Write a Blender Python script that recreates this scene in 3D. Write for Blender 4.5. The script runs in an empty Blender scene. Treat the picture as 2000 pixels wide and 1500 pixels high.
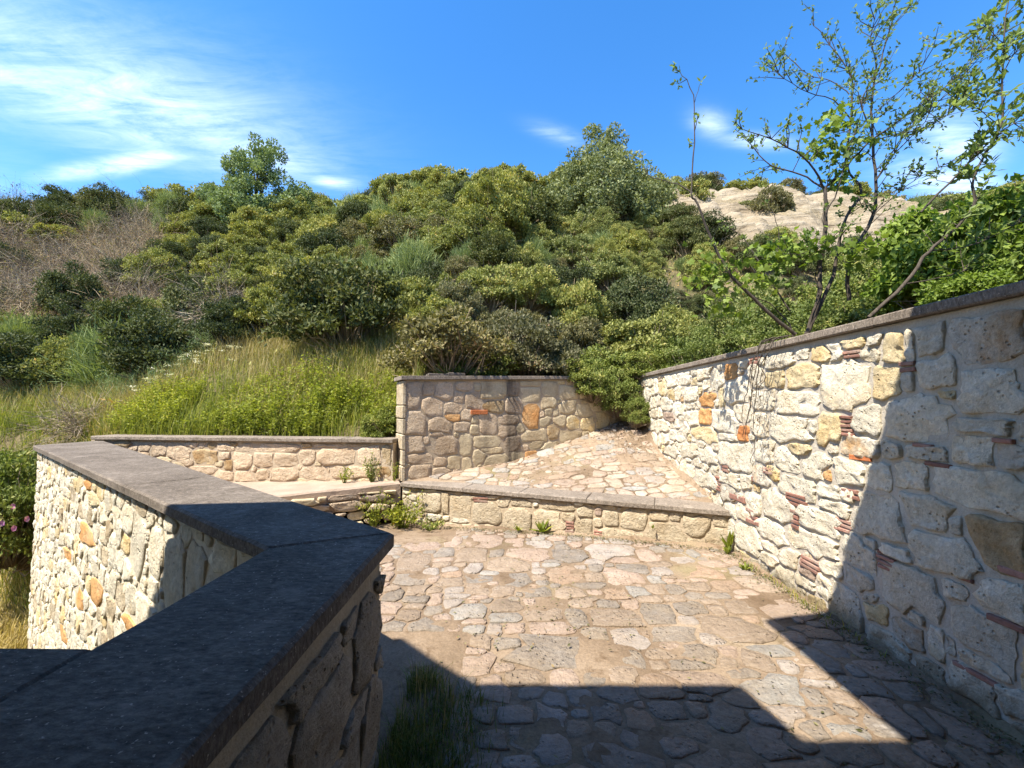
import bpy, math, random
import numpy as np
from mathutils import Vector, noise as mnoise

# ------------------------------------------------------------------ camera
scene = bpy.context.scene
cam_data = bpy.data.cameras.new('camera')
cam_data.sensor_fit = 'HORIZONTAL'
cam_data.sensor_width = 36.0
cam_data.lens = 14.94
cam_data.clip_start = 0.02
cam_data.clip_end = 2000
cam = bpy.data.objects.new('camera', cam_data)
scene.collection.objects.link(cam)
EYE = 1.5
cam.location = (0, 0, EYE)
cam.rotation_euler = (math.radians(90 + 2.966), 0, 0)
scene.camera = cam

# ------------------------------------------------------------------ sun, sky, exposure
SUN_EL = math.radians(58)
SUN_TH = math.radians(40)            # the sun stands to the left and behind the camera
S = Vector((-math.cos(SUN_TH) * math.cos(SUN_EL), -math.sin(SUN_TH) * math.cos(SUN_EL), math.sin(SUN_EL)))
ld = bpy.data.lights.new('sun', 'SUN')
ld.energy = 5.0
ld.angle = math.radians(0.53)
ld.color = (1.0, 0.92, 0.79)
lo = bpy.data.objects.new('sun', ld)
scene.collection.objects.link(lo)
lo.rotation_euler = S.to_track_quat('Z', 'Y').to_euler()

scene.view_settings.view_transform = 'Standard'
scene.view_settings.look = 'None'
scene.view_settings.exposure = 1.30
scene.view_settings.gamma = 1.0
scene.view_settings.use_curve_mapping = False

world = bpy.data.worlds.new('World')
scene.world = world
world.use_nodes = True
wn, wl = world.node_tree.nodes, world.node_tree.links
wn.clear()
w_out = wn.new('ShaderNodeOutputWorld')
w_bg = wn.new('ShaderNodeBackground')
w_bg.inputs['Strength'].default_value = 0.145
sky = wn.new('ShaderNodeTexSky')
sky.sky_type = 'NISHITA'
sky.sun_disc = False
sky.sun_elevation = SUN_EL
sky.sun_rotation = math.radians(180 + 50)
sky.altitude = 200
sky.air_density = 1.0
sky.dust_density = 0.2
sky.ozone_density = 2.0
hs = wn.new('ShaderNodeHueSaturation')
hs.inputs['Hue'].default_value = 0.503
hs.inputs['Saturation'].default_value = 1.33
hs.inputs['Value'].default_value = 1.0
wl.new(sky.outputs['Color'], hs.inputs['Color'])
# thin cirrus: a cloud layer high above, laid out on a horizontal plane (direction / height)
tc = wn.new('ShaderNodeTexCoord')
sep = wn.new('ShaderNodeSeparateXYZ')
wl.new(tc.outputs['Generated'], sep.inputs[0])
def wmath(op, a, b=None, clamp=False):
    n = wn.new('ShaderNodeMath'); n.operation = op; n.use_clamp = clamp
    for i, v in enumerate((a, b)):
        if v is None: continue
        if isinstance(v, (int, float)): n.inputs[i].default_value = v
        else: wl.new(v, n.inputs[i])
    return n.outputs[0]
zc_ = wmath('MAXIMUM', sep.outputs['Z'], 0.03)
cu, cv = wmath('DIVIDE', sep.outputs['X'], zc_), wmath('DIVIDE', sep.outputs['Y'], zc_)
comb = wn.new('ShaderNodeCombineXYZ')
wl.new(cu, comb.inputs[0]); wl.new(cv, comb.inputs[1])
mapn = wn.new('ShaderNodeMapping')
mapn.inputs['Rotation'].default_value = (0, 0, math.radians(-52))
mapn.inputs['Scale'].default_value = (1.3, 4.4, 1)
wl.new(comb.outputs[0], mapn.inputs['Vector'])
def wnoise(scale, detail, rough, dist, src, w=0.0):
    n = wn.new('ShaderNodeTexNoise'); n.noise_dimensions = '4D'
    n.inputs['Scale'].default_value = scale; n.inputs['Detail'].default_value = detail
    n.inputs['Roughness'].default_value = rough; n.inputs['Distortion'].default_value = dist
    n.inputs['W'].default_value = w
    wl.new(src, n.inputs['Vector']); return n.outputs['Fac']
n_wisp = wnoise(1.9, 12, 0.70, 1.1, mapn.outputs[0], 1.7)
n_soft = wnoise(2.6, 10, 0.68, 0.5, comb.outputs[0], 4.2)
def blob(x, y, rx, ry, amp, ang=0.0):
    m = wn.new('ShaderNodeMapping'); m.vector_type = 'TEXTURE'
    m.inputs['Location'].default_value = (x, y, 0)
    m.inputs['Rotation'].default_value = (0, 0, math.radians(ang))
    m.inputs['Scale'].default_value = (rx, ry, 1)
    wl.new(comb.outputs[0], m.inputs['Vector'])
    g = wn.new('ShaderNodeVectorMath'); g.operation = 'DOT_PRODUCT'
    wl.new(m.outputs[0], g.inputs[0]); wl.new(m.outputs[0], g.inputs[1])
    e = wmath('POWER', 2.718, wmath('MULTIPLY', g.outputs['Value'], -1.0))
    return wmath('MULTIPLY', e, amp)
blobs = [(-1.30, 1.36, 0.52, 0.34, 0.85, 30), (-1.58, 1.70, 0.42, 0.055, 1.15, -14), (-1.05, 1.62, 0.32, 0.16, 0.85, 30),
         (-1.55, 1.22, 0.35, 0.10, 0.75, 38), (-0.80, 1.85, 0.10, 0.06, 0.95, 10),
         (0.17, 1.52, 0.10, 0.04, 0.5, 30), (0.71, 1.46, 0.09, 0.045, 0.7, 40), (0.93, 1.56, 0.14, 0.04, 0.8, 10),
         (1.72, 1.58, 0.26, 0.07, 1.1, 30), (1.95, 1.85, 0.35, 0.09, 1.1, 20),
         (-3.2, 1.2, 0.9, 0.7, 0.6, 30), (2.8, 0.6, 0.9, 0.4, 0.5, 10), (-1.4, -1.6, 1.2, 0.7, 0.5, 20)]
acc = None
for b_ in blobs:
    v = blob(*b_)
    acc = v if acc is None else wmath('MAXIMUM', acc, v)
wsum = wmath('ADD', wmath('MULTIPLY', n_wisp, 0.75), wmath('MULTIPLY', n_soft, 0.45))
wmask = wmath('MULTIPLY', wmath('SUBTRACT', wsum, 0.40), 3.2, True)
cfac = wmath('MULTIPLY', wmath('MULTIPLY', wmask, acc), 0.95, True)
cmix = wn.new('ShaderNodeMix'); cmix.data_type = 'RGBA'
wl.new(cfac, cmix.inputs['Factor'])
wl.new(hs.outputs['Color'], cmix.inputs['A'])
cmix.inputs['B'].default_value = (3.9, 4.6, 5.3, 1)
wl.new(cmix.outputs['Result'], w_bg.inputs['Color'])
wl.new(w_bg.outputs[0], w_out.inputs[0])

# ------------------------------------------------------------------ helpers
COL = scene.collection
rng = np.random.default_rng(11)
R = random.Random(5)

def tag(o, label=None, category=None, group=None, kind=None):
    if label: o['label'] = label
    if category: o['category'] = category
    if group: o['group'] = group
    if kind: o['kind'] = kind
    return o

def link(name, me, parent=None, loc=(0, 0, 0)):
    o = bpy.data.objects.new(name, me)
    COL.objects.link(o)
    if parent is not None:
        o.parent = parent
        o.location = Vector(loc) - Vector(parent.get('world_loc', (0, 0, 0)))
    else:
        o.location = loc
    return o

def thing(name, label, category, loc=(0, 0, 0), group=None):
    o = bpy.data.objects.new(name, None)
    o.empty_display_size = 0.2
    COL.objects.link(o)
    o.location = loc
    o['world_loc'] = [float(c) for c in loc]
    return tag(o, label, category, group)

def mesh_np(name, V, F, mats, var=None, mat_idx=None, smooth=False):
    """V (n,3); F list of arrays (m,k)"""
    me = bpy.data.meshes.new(name)
    V = np.asarray(V, dtype=np.float32)
    if not isinstance(F, (list, tuple)): F = [F]
    F = [np.asarray(f, dtype=np.int32) for f in F if len(f)]
    loops = np.concatenate([f.ravel() for f in F])
    counts = np.concatenate([np.full(len(f), f.shape[1], dtype=np.int32) for f in F])
    starts = np.concatenate([[0], np.cumsum(counts)[:-1]]).astype(np.int32)
    me.vertices.add(len(V)); me.vertices.foreach_set('co', V.ravel())
    me.loops.add(len(loops)); me.loops.foreach_set('vertex_index', loops)
    me.polygons.add(len(counts)); me.polygons.foreach_set('loop_start', starts)
    if mat_idx is not None: me.polygons.foreach_set('material_index', np.asarray(mat_idx, dtype=np.int32))
    me.polygons.foreach_set('use_smooth', np.full(len(counts), bool(smooth)) if np.ndim(smooth) == 0 else np.asarray(smooth, dtype=bool))
    if var is not None:
        a = me.attributes.new('var', 'FLOAT', 'FACE')
        a.data.foreach_set('value', np.asarray(var, dtype=np.float32))
    me.update(calc_edges=True)
    for m in (mats if isinstance(mats, (list, tuple)) else [mats]): me.materials.append(m)
    return me

# ------------------------------------------------------------------ materials
def new_mat(name):
    m = bpy.data.materials.new(name); m.use_nodes = True
    nt = m.node_tree; nt.nodes.clear()
    return m, nt.nodes, nt.links

class NB:
    def __init__(s, name):
        s.m, s.n, s.l = new_mat(name)
        s.out = s.n.new('ShaderNodeOutputMaterial')
    def node(s, t, **kw):
        n = s.n.new(t)
        for k, v in kw.items(): setattr(n, k, v)
        return n
    def set(s, sock, v):
        if isinstance(v, bpy.types.NodeSocket): s.l.new(v, sock)
        elif isinstance(v, (tuple, list)):
            sock.default_value = (*v, 1) if len(v) == 3 and sock.type == 'RGBA' else v
        else: sock.default_value = v
    def math(s, op, a, b=0.0, clamp=False):
        n = s.node('ShaderNodeMath', operation=op, use_clamp=clamp)
        s.set(n.inputs[0], a); s.set(n.inputs[1], b); return n.outputs[0]
    def mix(s, f, a, b, mode='MIX'):
        n = s.node('ShaderNodeMix', data_type='RGBA', blend_type=mode)
        s.set(n.inputs['Factor'], f); s.set(n.inputs['A'], a); s.set(n.inputs['B'], b)
        return n.outputs['Result']
    def noise(s, vec, scale, detail=4, rough=0.55, dist=0.0):
        n = s.node('ShaderNodeTexNoise')
        s.set(n.inputs['Vector'], vec); s.set(n.inputs['Scale'], scale); s.set(n.inputs['Detail'], detail)
        s.set(n.inputs['Roughness'], rough); s.set(n.inputs['Distortion'], dist)
        return n.outputs['Fac']
    def voro(s, vec, scale, feature='F1'):
        n = s.node('ShaderNodeTexVoronoi', feature=feature)
        s.set(n.inputs['Vector'], vec); s.set(n.inputs['Scale'], scale)
        return n.outputs['Distance']
    def ramp(s, fac, stops):
        n = s.node('ShaderNodeValToRGB')
        e = n.color_ramp.elements
        while len(e) < len(stops): e.new(0.5)
        for i, (p, c) in enumerate(stops):
            e[i].position = p
            e[i].color = (*c, 1) if isinstance(c, (tuple, list)) else (c, c, c, 1)
        s.set(n.inputs['Fac'], fac)
        return n.outputs['Color']
    def step(s, v, lo, hi):
        n = s.node('ShaderNodeMapRange'); n.clamp = True
        s.set(n.inputs['Value'], v); s.set(n.inputs['From Min'], lo); s.set(n.inputs['From Max'], hi)
        return n.outputs['Result']
    def objvec(s, scale=(1, 1, 1)):
        """object coordinates, shifted by a random amount per object"""
        t = s.node('ShaderNodeTexCoord'); oi = s.node('ShaderNodeObjectInfo')
        s.rand = oi.outputs['Random']
        off = s.math('MULTIPLY', oi.outputs['Random'], 57.0)
        add = s.node('ShaderNodeVectorMath', operation='ADD')
        s.set(add.inputs[0], t.outputs['Object'])
        cb = s.node('ShaderNodeCombineXYZ')
        s.set(cb.inputs[0], off); s.set(cb.inputs[1], s.math('MULTIPLY', off, 1.37)); s.set(cb.inputs[2], s.math('MULTIPLY', off, 0.71))
        s.set(add.inputs[1], cb.outputs[0])
        mp = s.node('ShaderNodeMapping'); s.set(mp.inputs['Vector'], add.outputs[0]); mp.inputs['Scale'].default_value = scale
        return mp.outputs[0]
    def pos(s):
        return s.node('ShaderNodeNewGeometry').outputs['Position']
    def bump(s, h, strength=0.5, dist=0.01, normal=None):
        n = s.node('ShaderNodeBump'); s.set(n.inputs['Height'], h)
        s.set(n.inputs['Strength'], strength); s.set(n.inputs['Distance'], dist)
        if normal is not None: s.set(n.inputs['Normal'], normal)
        return n.outputs[0]
    def surf(s, col, rough=0.9, normal=None, spec=0.25):
        p = s.node('ShaderNodeBsdfPrincipled')
        s.set(p.inputs['Base Color'], col); s.set(p.inputs['Roughness'], rough)
        s.set(p.inputs['Specular IOR Level'], spec)
        if normal is not None: s.set(p.inputs['Normal'], normal)
        s.l.new(p.outputs[0], s.out.inputs[0]); return s.m

def mulc(c, k): return tuple(min(1.0, x * k) for x in c)

def streak_mask(b):
    """rain streaks of black lichen down the low end wall: position along the wall x height"""
    g = b.pos()
    dot = b.node('ShaderNodeVectorMath', operation='DOT_PRODUCT')
    b.set(dot.inputs[0], g); dot.inputs[1].default_value = (0.894, 0.447, 0)
    sp = b.node('ShaderNodeSeparateXYZ'); b.set(sp.inputs[0], g)
    cb = b.node('ShaderNodeCombineXYZ')
    b.set(cb.inputs[0], b.math('MULTIPLY', dot.outputs['Value'], 6.0)); b.set(cb.inputs[1], b.math('MULTIPLY', sp.outputs['Z'], 0.9))
    n1 = b.noise(cb.outputs[0], 1.0, 6, 0.65)
    u = b.math('SUBTRACT', dot.outputs['Value'], 1.3145)       # metres from the free end
    def band(c, w):
        q = b.math('DIVIDE', b.math('SUBTRACT', u, c), w)
        return b.math('POWER', 2.718, b.math('MULTIPLY', b.math('MULTIPLY', q, q), -1.0))
    m = b.math('ADD', b.math('MULTIPLY', band(1.72, 0.17), 1.0), b.math('MULTIPLY', band(1.27, 0.10), 0.65))
    m = b.math('ADD', m, b.math('MULTIPLY', b.step(b.math('MULTIPLY', u, -1.0), -1.3, 0.1), 0.25))
    return b.math('MULTIPLY', b.step(b.math('MULTIPLY', n1, m), 0.20, 0.56), 0.85)

def stone_mat(name, c1, c2, stain, amt, bump=0.7, pits=0.85, fine=0.62, var=0.25, scale=1.0, streak=False, lich=None, dust=0.0, foot=False):
    b = NB(name)
    v = b.objvec()
    n1 = b.noise(v, 5.0 * scale, 6, 0.6)
    n2 = b.noise(v, 2.6 * scale, 5, 0.6, 0.4)
    n3 = b.noise(v, 38.0 * scale, 6, 0.7)
    vo = b.voro(v, 34.0 * scale)
    col = b.ramp(n1, [(0.3, c1), (0.68, c2)])
    col = b.mix(b.math('MULTIPLY', b.step(n2, 0.5, 0.66), amt), col, stain)
    col = b.mix(1.0, col, b.ramp(b.rand, [(0.0, 1.0 - var), (1.0, 1.0)]), 'MULTIPLY')
    pit = b.math('MULTIPLY', b.step(vo, 0.30, 0.08), b.step(b.noise(v, 7.0 * scale, 3), 0.47, 0.62))
    col = b.mix(b.math('MULTIPLY', pit, pits), col, mulc(c1, 0.42))
    col = b.mix(fine, col, b.ramp(n3, [(0.25, 0.45), (0.7, 1.25)]), 'MULTIPLY')
    if lich:
        nl = b.noise(v, 11.0, 5, 0.7)
        col = b.mix(b.math('MULTIPLY', b.step(nl, 0.56, 0.68), lich[3]), col, lich[:3])
    if dust:
        vm = b.node('ShaderNodeMapping'); b.set(vm.inputs['Vector'], v); vm.inputs['Rotation'].default_value = (0, 0, 0.5); vm.inputs['Scale'].default_value = (1, 2.6, 1)
        vein = b.noise(vm.outputs[0], 7.0, 8, 0.75, 1.2)
        col = b.mix(b.math('MULTIPLY', b.step(vein, 0.56, 0.66), 0.6), col, (0.50, 0.46, 0.41))
        col = b.mix(b.math('MULTIPLY', b.step(vein, 0.44, 0.34), 0.6), col, (0.13, 0.11, 0.095))
        g = b.pos()
        nd = b.math('ADD', b.math('MULTIPLY', b.noise(g, 1.5, 6, 0.65), 0.6), b.math('MULTIPLY', b.noise(g, 11.0, 6, 0.7), 0.45))
        sp = b.node('ShaderNodeSeparateXYZ'); b.set(sp.inputs[0], g)
        near = b.step(sp.outputs['Y'], 4.0, 2.2)           # more sand lies on the part next to the house
        nd = b.math('ADD', nd, b.math('MULTIPLY', near, 0.09))
        dc = b.ramp(b.noise(g, 40.0, 5, 0.75), [(0.3, (0.15, 0.105, 0.068)), (0.7, (0.37, 0.285, 0.195))])
        col = b.mix(b.math('MULTIPLY', b.step(nd, 0.36, 0.74), dust), col, dc)
    if foot:
        g = b.pos(); sp = b.node('ShaderNodeSeparateXYZ'); b.set(sp.inputs[0], g)
        hz_ = b.math('ADD', sp.outputs['Z'], b.math('MULTIPLY', b.math('SUBTRACT', b.noise(g, 6.0, 5, 0.65), 0.5), 0.45))
        hz_ = b.math('SUBTRACT', hz_, b.math('MULTIPLY', b.math('MAXIMUM', b.math('SUBTRACT', sp.outputs['Y'], 5.0), 0.0), 0.32))
        fm = b.math('MULTIPLY', b.step(hz_, 0.20, 0.0), b.step(sp.outputs['X'], 2.1, 2.2))
        col = b.mix(b.math('MULTIPLY', fm, 0.75), col, (0.13, 0.10, 0.05))
    if streak:
        col = b.mix(streak_mask(b), col, (0.035, 0.032, 0.03))
    h = b.math('ADD', b.math('MULTIPLY', b.noise(v, 15.0 * scale, 9, 0.72), 1.3), b.math('MULTIPLY', n3, 0.45))
    h = b.math('SUBTRACT', h, b.math('MULTIPLY', pit, 0.9))
    return b.surf(col, 0.92, b.bump(h, bump, 0.035), 0.15)

M = {}
M['w'] = stone_mat('cream_limestone', (0.70, 0.62, 0.465), (0.80, 0.745, 0.61), (0.66, 0.50, 0.28), 0.45, 0.8, foot=True)
M['q'] = stone_mat('cream_limestone_with_ochre', (0.60, 0.52, 0.38), (0.72, 0.66, 0.55), (0.52, 0.30, 0.12), 0.85, 0.8, foot=True)
M['o'] = stone_mat('yellow_limestone', (0.66, 0.51, 0.27), (0.74, 0.64, 0.43), (0.66, 0.42, 0.14), 0.6, 0.8, foot=True)
M['O'] = stone_mat('orange_stone', (0.60, 0.29, 0.10), (0.66, 0.40, 0.18), (0.66, 0.52, 0.33), 0.4, 0.6)
M['R'] = stone_mat('red_orange_stone', (0.50, 0.19, 0.07), (0.58, 0.27, 0.10), (0.5, 0.3, 0.15), 0.3, 0.5)
M['y'] = stone_mat('brown_ochre_stone', (0.40, 0.27, 0.13), (0.56, 0.45, 0.29), (0.34, 0.19, 0.07), 0.9, 0.8, foot=True)
M['p'] = stone_mat('pink_stone', (0.43, 0.315, 0.245), (0.55, 0.425, 0.345), (0.36, 0.26, 0.185), 0.5, 0.85, 0.15, 0.55, dust=0.75)
M['b'] = stone_mat('tan_flagstone', (0.34, 0.26, 0.19), (0.46, 0.36, 0.275), (0.27, 0.21, 0.155), 0.6, 0.85, 0.2, 0.6, dust=0.75)
M['g'] = stone_mat('grey_flagstone', (0.22, 0.20, 0.175), (0.36, 0.325, 0.285), (0.40, 0.32, 0.22), 0.5, 0.85, 0.2, 0.65, dust=0.75)
M['G'] = stone_mat('pale_blue_grey_flagstone', (0.30, 0.305, 0.29), (0.45, 0.435, 0.40), (0.42, 0.36, 0.28), 0.35, 0.85, 0.15, 0.5, dust=0.75)
M['W'] = stone_mat('white_flagstone', (0.34, 0.295, 0.255), (0.48, 0.425, 0.375), (0.38, 0.29, 0.21), 0.7, 0.85, 0.1, 0.4, dust=0.45)
M['Of'] = stone_mat('salmon_flagstone', (0.42, 0.275, 0.185), (0.48, 0.35, 0.25), (0.36, 0.28, 0.2), 0.5, 0.85, 0.15, 0.55, dust=0.75)
M['c'] = stone_mat('tan_limestone', (0.48, 0.385, 0.255), (0.62, 0.53, 0.385), (0.44, 0.32, 0.18), 0.5, 0.8)
M['d'] = stone_mat('weathered_grey_brown_stone', (0.58, 0.435, 0.29), (0.70, 0.565, 0.405), (0.42, 0.30, 0.19), 0.6, 0.8, 0.7, 0.5, streak=True)
M['t'] = stone_mat('weathered_tan_stone', (0.50, 0.40, 0.255), (0.64, 0.54, 0.36), (0.42, 0.31, 0.18), 0.5, 0.5, 0.2, 0.4, streak=True)
M['s'] = stone_mat('brown_weathered_stone', (0.44, 0.375, 0.285), (0.58, 0.515, 0.42), (0.34, 0.26, 0.17), 0.6, 1.0, 0.7, 0.5)
M['brick'] = stone_mat('terracotta_brick', (0.31, 0.145, 0.105), (0.42, 0.235, 0.18), (0.44, 0.34, 0.27), 0.7, 0.35, 0.1, 0.5, 0.4)
M['brick_bright'] = stone_mat('bright_terracotta_brick', (0.52, 0.15, 0.05), (0.60, 0.22, 0.09), (0.5, 0.3, 0.2), 0.2, 0.35, 0.1, 0.4)
M['rw'] = stone_mat('whitish_ramp_stone', (0.38, 0.30, 0.22), (0.58, 0.50, 0.41), (0.33, 0.225, 0.15), 0.7, 0.6, 0.3, 0.55, dust=0.75)

def mortar_mat(name, c1, c2, streak=False, dirt=None):
    b = NB(name)
    g = b.pos()
    n1 = b.noise(g, 3.0, 6, 0.6); n2 = b.noise(g, 70.0, 5, 0.7); n3 = b.noise(g, 22.0, 5, 0.65)
    col = b.ramp(n1, [(0.3, c1), (0.7, c2)])
    col = b.mix(0.45, col, b.ramp(n2, [(0.25, 0.5), (0.7, 1.2)]), 'MULTIPLY')
    if dirt:
        col = b.mix(b.math('MULTIPLY', b.step(n3, 0.5, 0.64), 0.7), col, dirt)
    if streak: col = b.mix(streak_mask(b), col, (0.035, 0.032, 0.03))
    h = b.math('ADD', b.math('MULTIPLY', n3, 1.0), b.math('MULTIPLY', n2, 0.35))
    return b.surf(col, 0.95, b.bump(h, 0.6, 0.02), 0.1)
M['mortar'] = mortar_mat('lime_mortar', (0.40, 0.355, 0.285), (0.52, 0.47, 0.39))
M['mortar_para'] = mortar_mat('tan_pointing', (0.33, 0.275, 0.20), (0.46, 0.39, 0.29))
M['mortar_dirty'] = mortar_mat('dirty_mortar', (0.38, 0.305, 0.215), (0.50, 0.41, 0.30), True)
M['mortar_tan'] = mortar_mat('tan_mortar', (0.36, 0.285, 0.19), (0.48, 0.40, 0.29))

def joint_mat():
    b = NB('sandy_joint_dirt')
    g = b.pos()
    n1 = b.noise(g, 1.1, 6, 0.6, 0.3); n2 = b.noise(g, 55.0, 6, 0.75); n3 = b.noise(g, 9.0, 6, 0.65); n4 = b.noise(g, 0.8, 4, 0.6)
    col = b.ramp(n1, [(0.34, (0.15, 0.105, 0.068)), (0.52, (0.25, 0.185, 0.125)), (0.72, (0.36, 0.28, 0.20))])
    col = b.mix(b.math('MULTIPLY', b.step(n3, 0.54, 0.66), 0.75), col, (0.13, 0.085, 0.05))
    col = b.mix(b.math('MULTIPLY', b.step(n4, 0.55, 0.68), 0.35), col, (0.23, 0.22, 0.09))
    col = b.mix(0.6, col, b.ramp(n2, [(0.25, 0.35), (0.72, 1.3)]), 'MULTIPLY')
    h = b.math('ADD', b.math('MULTIPLY', n3, 0.8), b.math('MULTIPLY', n2, 0.5))
    return b.surf(col, 0.97, b.bump(h, 0.8, 0.02), 0.08)
M['joint'] = joint_mat()

def coping_mat(name, c1, c2):
    b = NB(name)
    g = b.pos()
    mp = b.node('ShaderNodeMapping'); b.set(mp.inputs['Vector'], g); mp.inputs['Scale'].default_value = (1, 2.4, 1); mp.inputs['Rotation'].default_value = (0, 0, 0.35)
    n1 = b.noise(g, 2.2, 6, 0.62); n2 = b.noise(mp.outputs[0], 34.0, 7, 0.78); n3 = b.noise(g, 95.0, 2, 0.6); n4 = b.noise(g, 6.0, 8, 0.74); n5 = b.noise(g, 15.0, 6, 0.75)
    oi = b.node('ShaderNodeObjectInfo')
    col = b.ramp(n1, [(0.32, c1), (0.7, c2)])
    col = b.mix(0.85, col, b.ramp(n2, [(0.30, 0.25), (0.5, 0.9), (0.70, 1.8)]), 'MULTIPLY')
    col = b.mix(1.0, col, b.ramp(oi.outputs['Random'], [(0.0, 0.85), (1.0, 1.1)]), 'MULTIPLY')
    col = b.mix(b.math('MULTIPLY', b.step(n4, 0.54, 0.66), 0.5), col, mulc(c2, 1.55))
    col = b.mix(b.math('MULTIPLY', b.step(n5, 0.60, 0.70), 0.6), col, mulc(c1, 0.45))
    col = b.mix(b.math('MULTIPLY', b.step(n3, 0.66, 0.72), 0.8), col, mulc(c2, 2.6))
    h = b.math('ADD', b.math('MULTIPLY', n2, 1.0), b.math('MULTIPLY', n5, 0.9))
    return b.surf(col, 0.93, b.bump(h, 0.8, 0.014), 0.12)
M['coping'] = coping_mat('grey_coping_slate', (0.125, 0.104, 0.084), (0.205, 0.174, 0.144))
M['coping_warm'] = coping_mat('warm_grey_coping', (0.20, 0.165, 0.13), (0.285, 0.24, 0.195))

def ground_mat():
    b = NB('hillside_soil')
    g = b.pos()
    n1 = b.noise(g, 0.5, 6, 0.6); n2 = b.noise(g, 12.0, 6, 0.7); n3 = b.noise(g, 2.4, 5, 0.6)
    col = b.ramp(n1, [(0.3, (0.10, 0.085, 0.045)), (0.5, (0.17, 0.135, 0.075)), (0.72, (0.26, 0.21, 0.125))])
    col = b.mix(b.math('MULTIPLY', b.step(n3, 0.5, 0.62), 0.6), col, (0.075, 0.085, 0.032))
    col = b.mix(0.6, col, b.ramp(n2, [(0.25, 0.35), (0.72, 1.3)]), 'MULTIPLY')
    return b.surf(col, 0.97, b.bump(n2, 0.9, 0.05), 0.05)
M['soil'] = ground_mat()

def rock_mat():
    b = NB('pale_bank_rock')
    g = b.pos()
    mp = b.node('ShaderNodeMapping'); b.set(mp.inputs['Vector'], g)
    mp.inputs['Rotation'].default_value = (0, math.radians(24), 0); mp.inputs['Scale'].default_value = (0.35, 0.5, 2.6)
    n1 = b.noise(mp.outputs[0], 1.4, 7, 0.65, 0.5); n2 = b.noise(g, 6.0, 6, 0.7); n3 = b.noise(g, 0.6, 5, 0.6)
    col = b.ramp(n1, [(0.36, (0.09, 0.07, 0.045)), (0.43, (0.27, 0.215, 0.145)), (0.70, (0.42, 0.355, 0.26))])
    col = b.mix(b.math('MULTIPLY', b.step(n3, 0.5, 0.66), 0.6), col, (0.24, 0.19, 0.10))
    col = b.mix(0.5, col, b.ramp(n2, [(0.3, 0.5), (0.7, 1.2)]), 'MULTIPLY')
    return b.surf(col, 0.95, b.bump(b.math('ADD', n1, b.math('MULTIPLY', n2, 0.4)), 0.9, 0.25), 0.1)
M['rock'] = rock_mat()

def leaf_mat(name, dark, mid, light, tip=None, transl=0.28, gloss=0.014, hue=0.25):
    b = NB(name)
    a = b.node('ShaderNodeAttribute', attribute_name='var')
    oi = b.node('ShaderNodeObjectInfo')
    stops = [(0.0, dark), (0.5, mid), (0.86, light)]
    if tip: stops.append((0.97, tip))
    col = b.ramp(a.outputs['Fac'], stops)
    col = b.mix(1.0, col, b.ramp(oi.outputs['Random'], [(0.0, (1 - hue, 1 - hue * 0.85, 1 - hue * 0.6)), (0.5, (1, 1, 1)), (1.0, (1 + hue * 0.55, 1 + hue * 0.3, 1.0 - hue * 0.3))]), 'MULTIPLY')
    d = b.node('ShaderNodeBsdfDiffuse'); b.set(d.inputs['Color'], col)
    t = b.node('ShaderNodeBsdfTranslucent'); b.set(t.inputs['Color'], b.mix(1.0, col, (1.1, 1.15, 0.6), 'MULTIPLY'))
    g = b.node('ShaderNodeBsdfGlossy'); b.set(g.inputs['Roughness'], 0.55); b.set(g.inputs['Color'], (0.9, 0.95, 1.0))
    m1 = b.node('ShaderNodeMixShader'); m1.inputs[0].default_value = transl
    b.l.new(d.outputs[0], m1.inputs[1]); b.l.new(t.outputs[0], m1.inputs[2])
    m2 = b.node('ShaderNodeMixShader'); m2.inputs[0].default_value = gloss
    b.l.new(m1.outputs[0], m2.inputs[1]); b.l.new(g.outputs[0], m2.inputs[2])
    b.l.new(m2.outputs[0], b.out.inputs[0]); return b.m
L = {}
L['oak'] = leaf_mat('dull_olive_leaf', (0.116, 0.136, 0.035), (0.224, 0.244, 0.066), (0.378, 0.371, 0.125), (0.459, 0.285, 0.088))
L['gold'] = leaf_mat('yellow_olive_leaf', (0.110, 0.122, 0.031), (0.231, 0.238, 0.056), (0.369, 0.362, 0.105), (0.442, 0.325, 0.113))
L['dark'] = leaf_mat('deep_green_leaf', (0.037, 0.050, 0.017), (0.075, 0.091, 0.029), (0.133, 0.144, 0.050), (0.181, 0.153, 0.065), 0.25)
L['brown'] = leaf_mat('brownish_olive_leaf', (0.081, 0.081, 0.031), (0.167, 0.154, 0.065), (0.264, 0.235, 0.115), (0.323, 0.205, 0.104))
L['feather'] = leaf_mat('grey_green_feathery_leaf', (0.101, 0.134, 0.045), (0.193, 0.241, 0.079), (0.311, 0.353, 0.134))
L['round'] = leaf_mat('pale_sage_leaf', (0.110, 0.134, 0.049), (0.229, 0.251, 0.099), (0.385, 0.394, 0.171))
L['tall'] = leaf_mat('grey_green_tree_leaf', (0.083, 0.124, 0.052), (0.164, 0.224, 0.096), (0.270, 0.333, 0.156))
L['bright'] = leaf_mat('fresh_green_leaf', (0.10, 0.155, 0.018), (0.20, 0.275, 0.036), (0.31, 0.39, 0.065), None, 0.42)
L['near'] = leaf_mat('mid_green_leaf', (0.083, 0.113, 0.022), (0.164, 0.201, 0.041), (0.284, 0.306, 0.080), (0.379, 0.323, 0.112), 0.3)
L['pear'] = leaf_mat('pear_leaf', (0.115, 0.163, 0.044), (0.189, 0.254, 0.068), (0.284, 0.351, 0.111), None, 0.45)
L['twig'] = leaf_mat('grey_brown_twig', (0.153, 0.121, 0.084), (0.290, 0.228, 0.162), (0.451, 0.363, 0.261), None, 0.0, 0.0)
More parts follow.
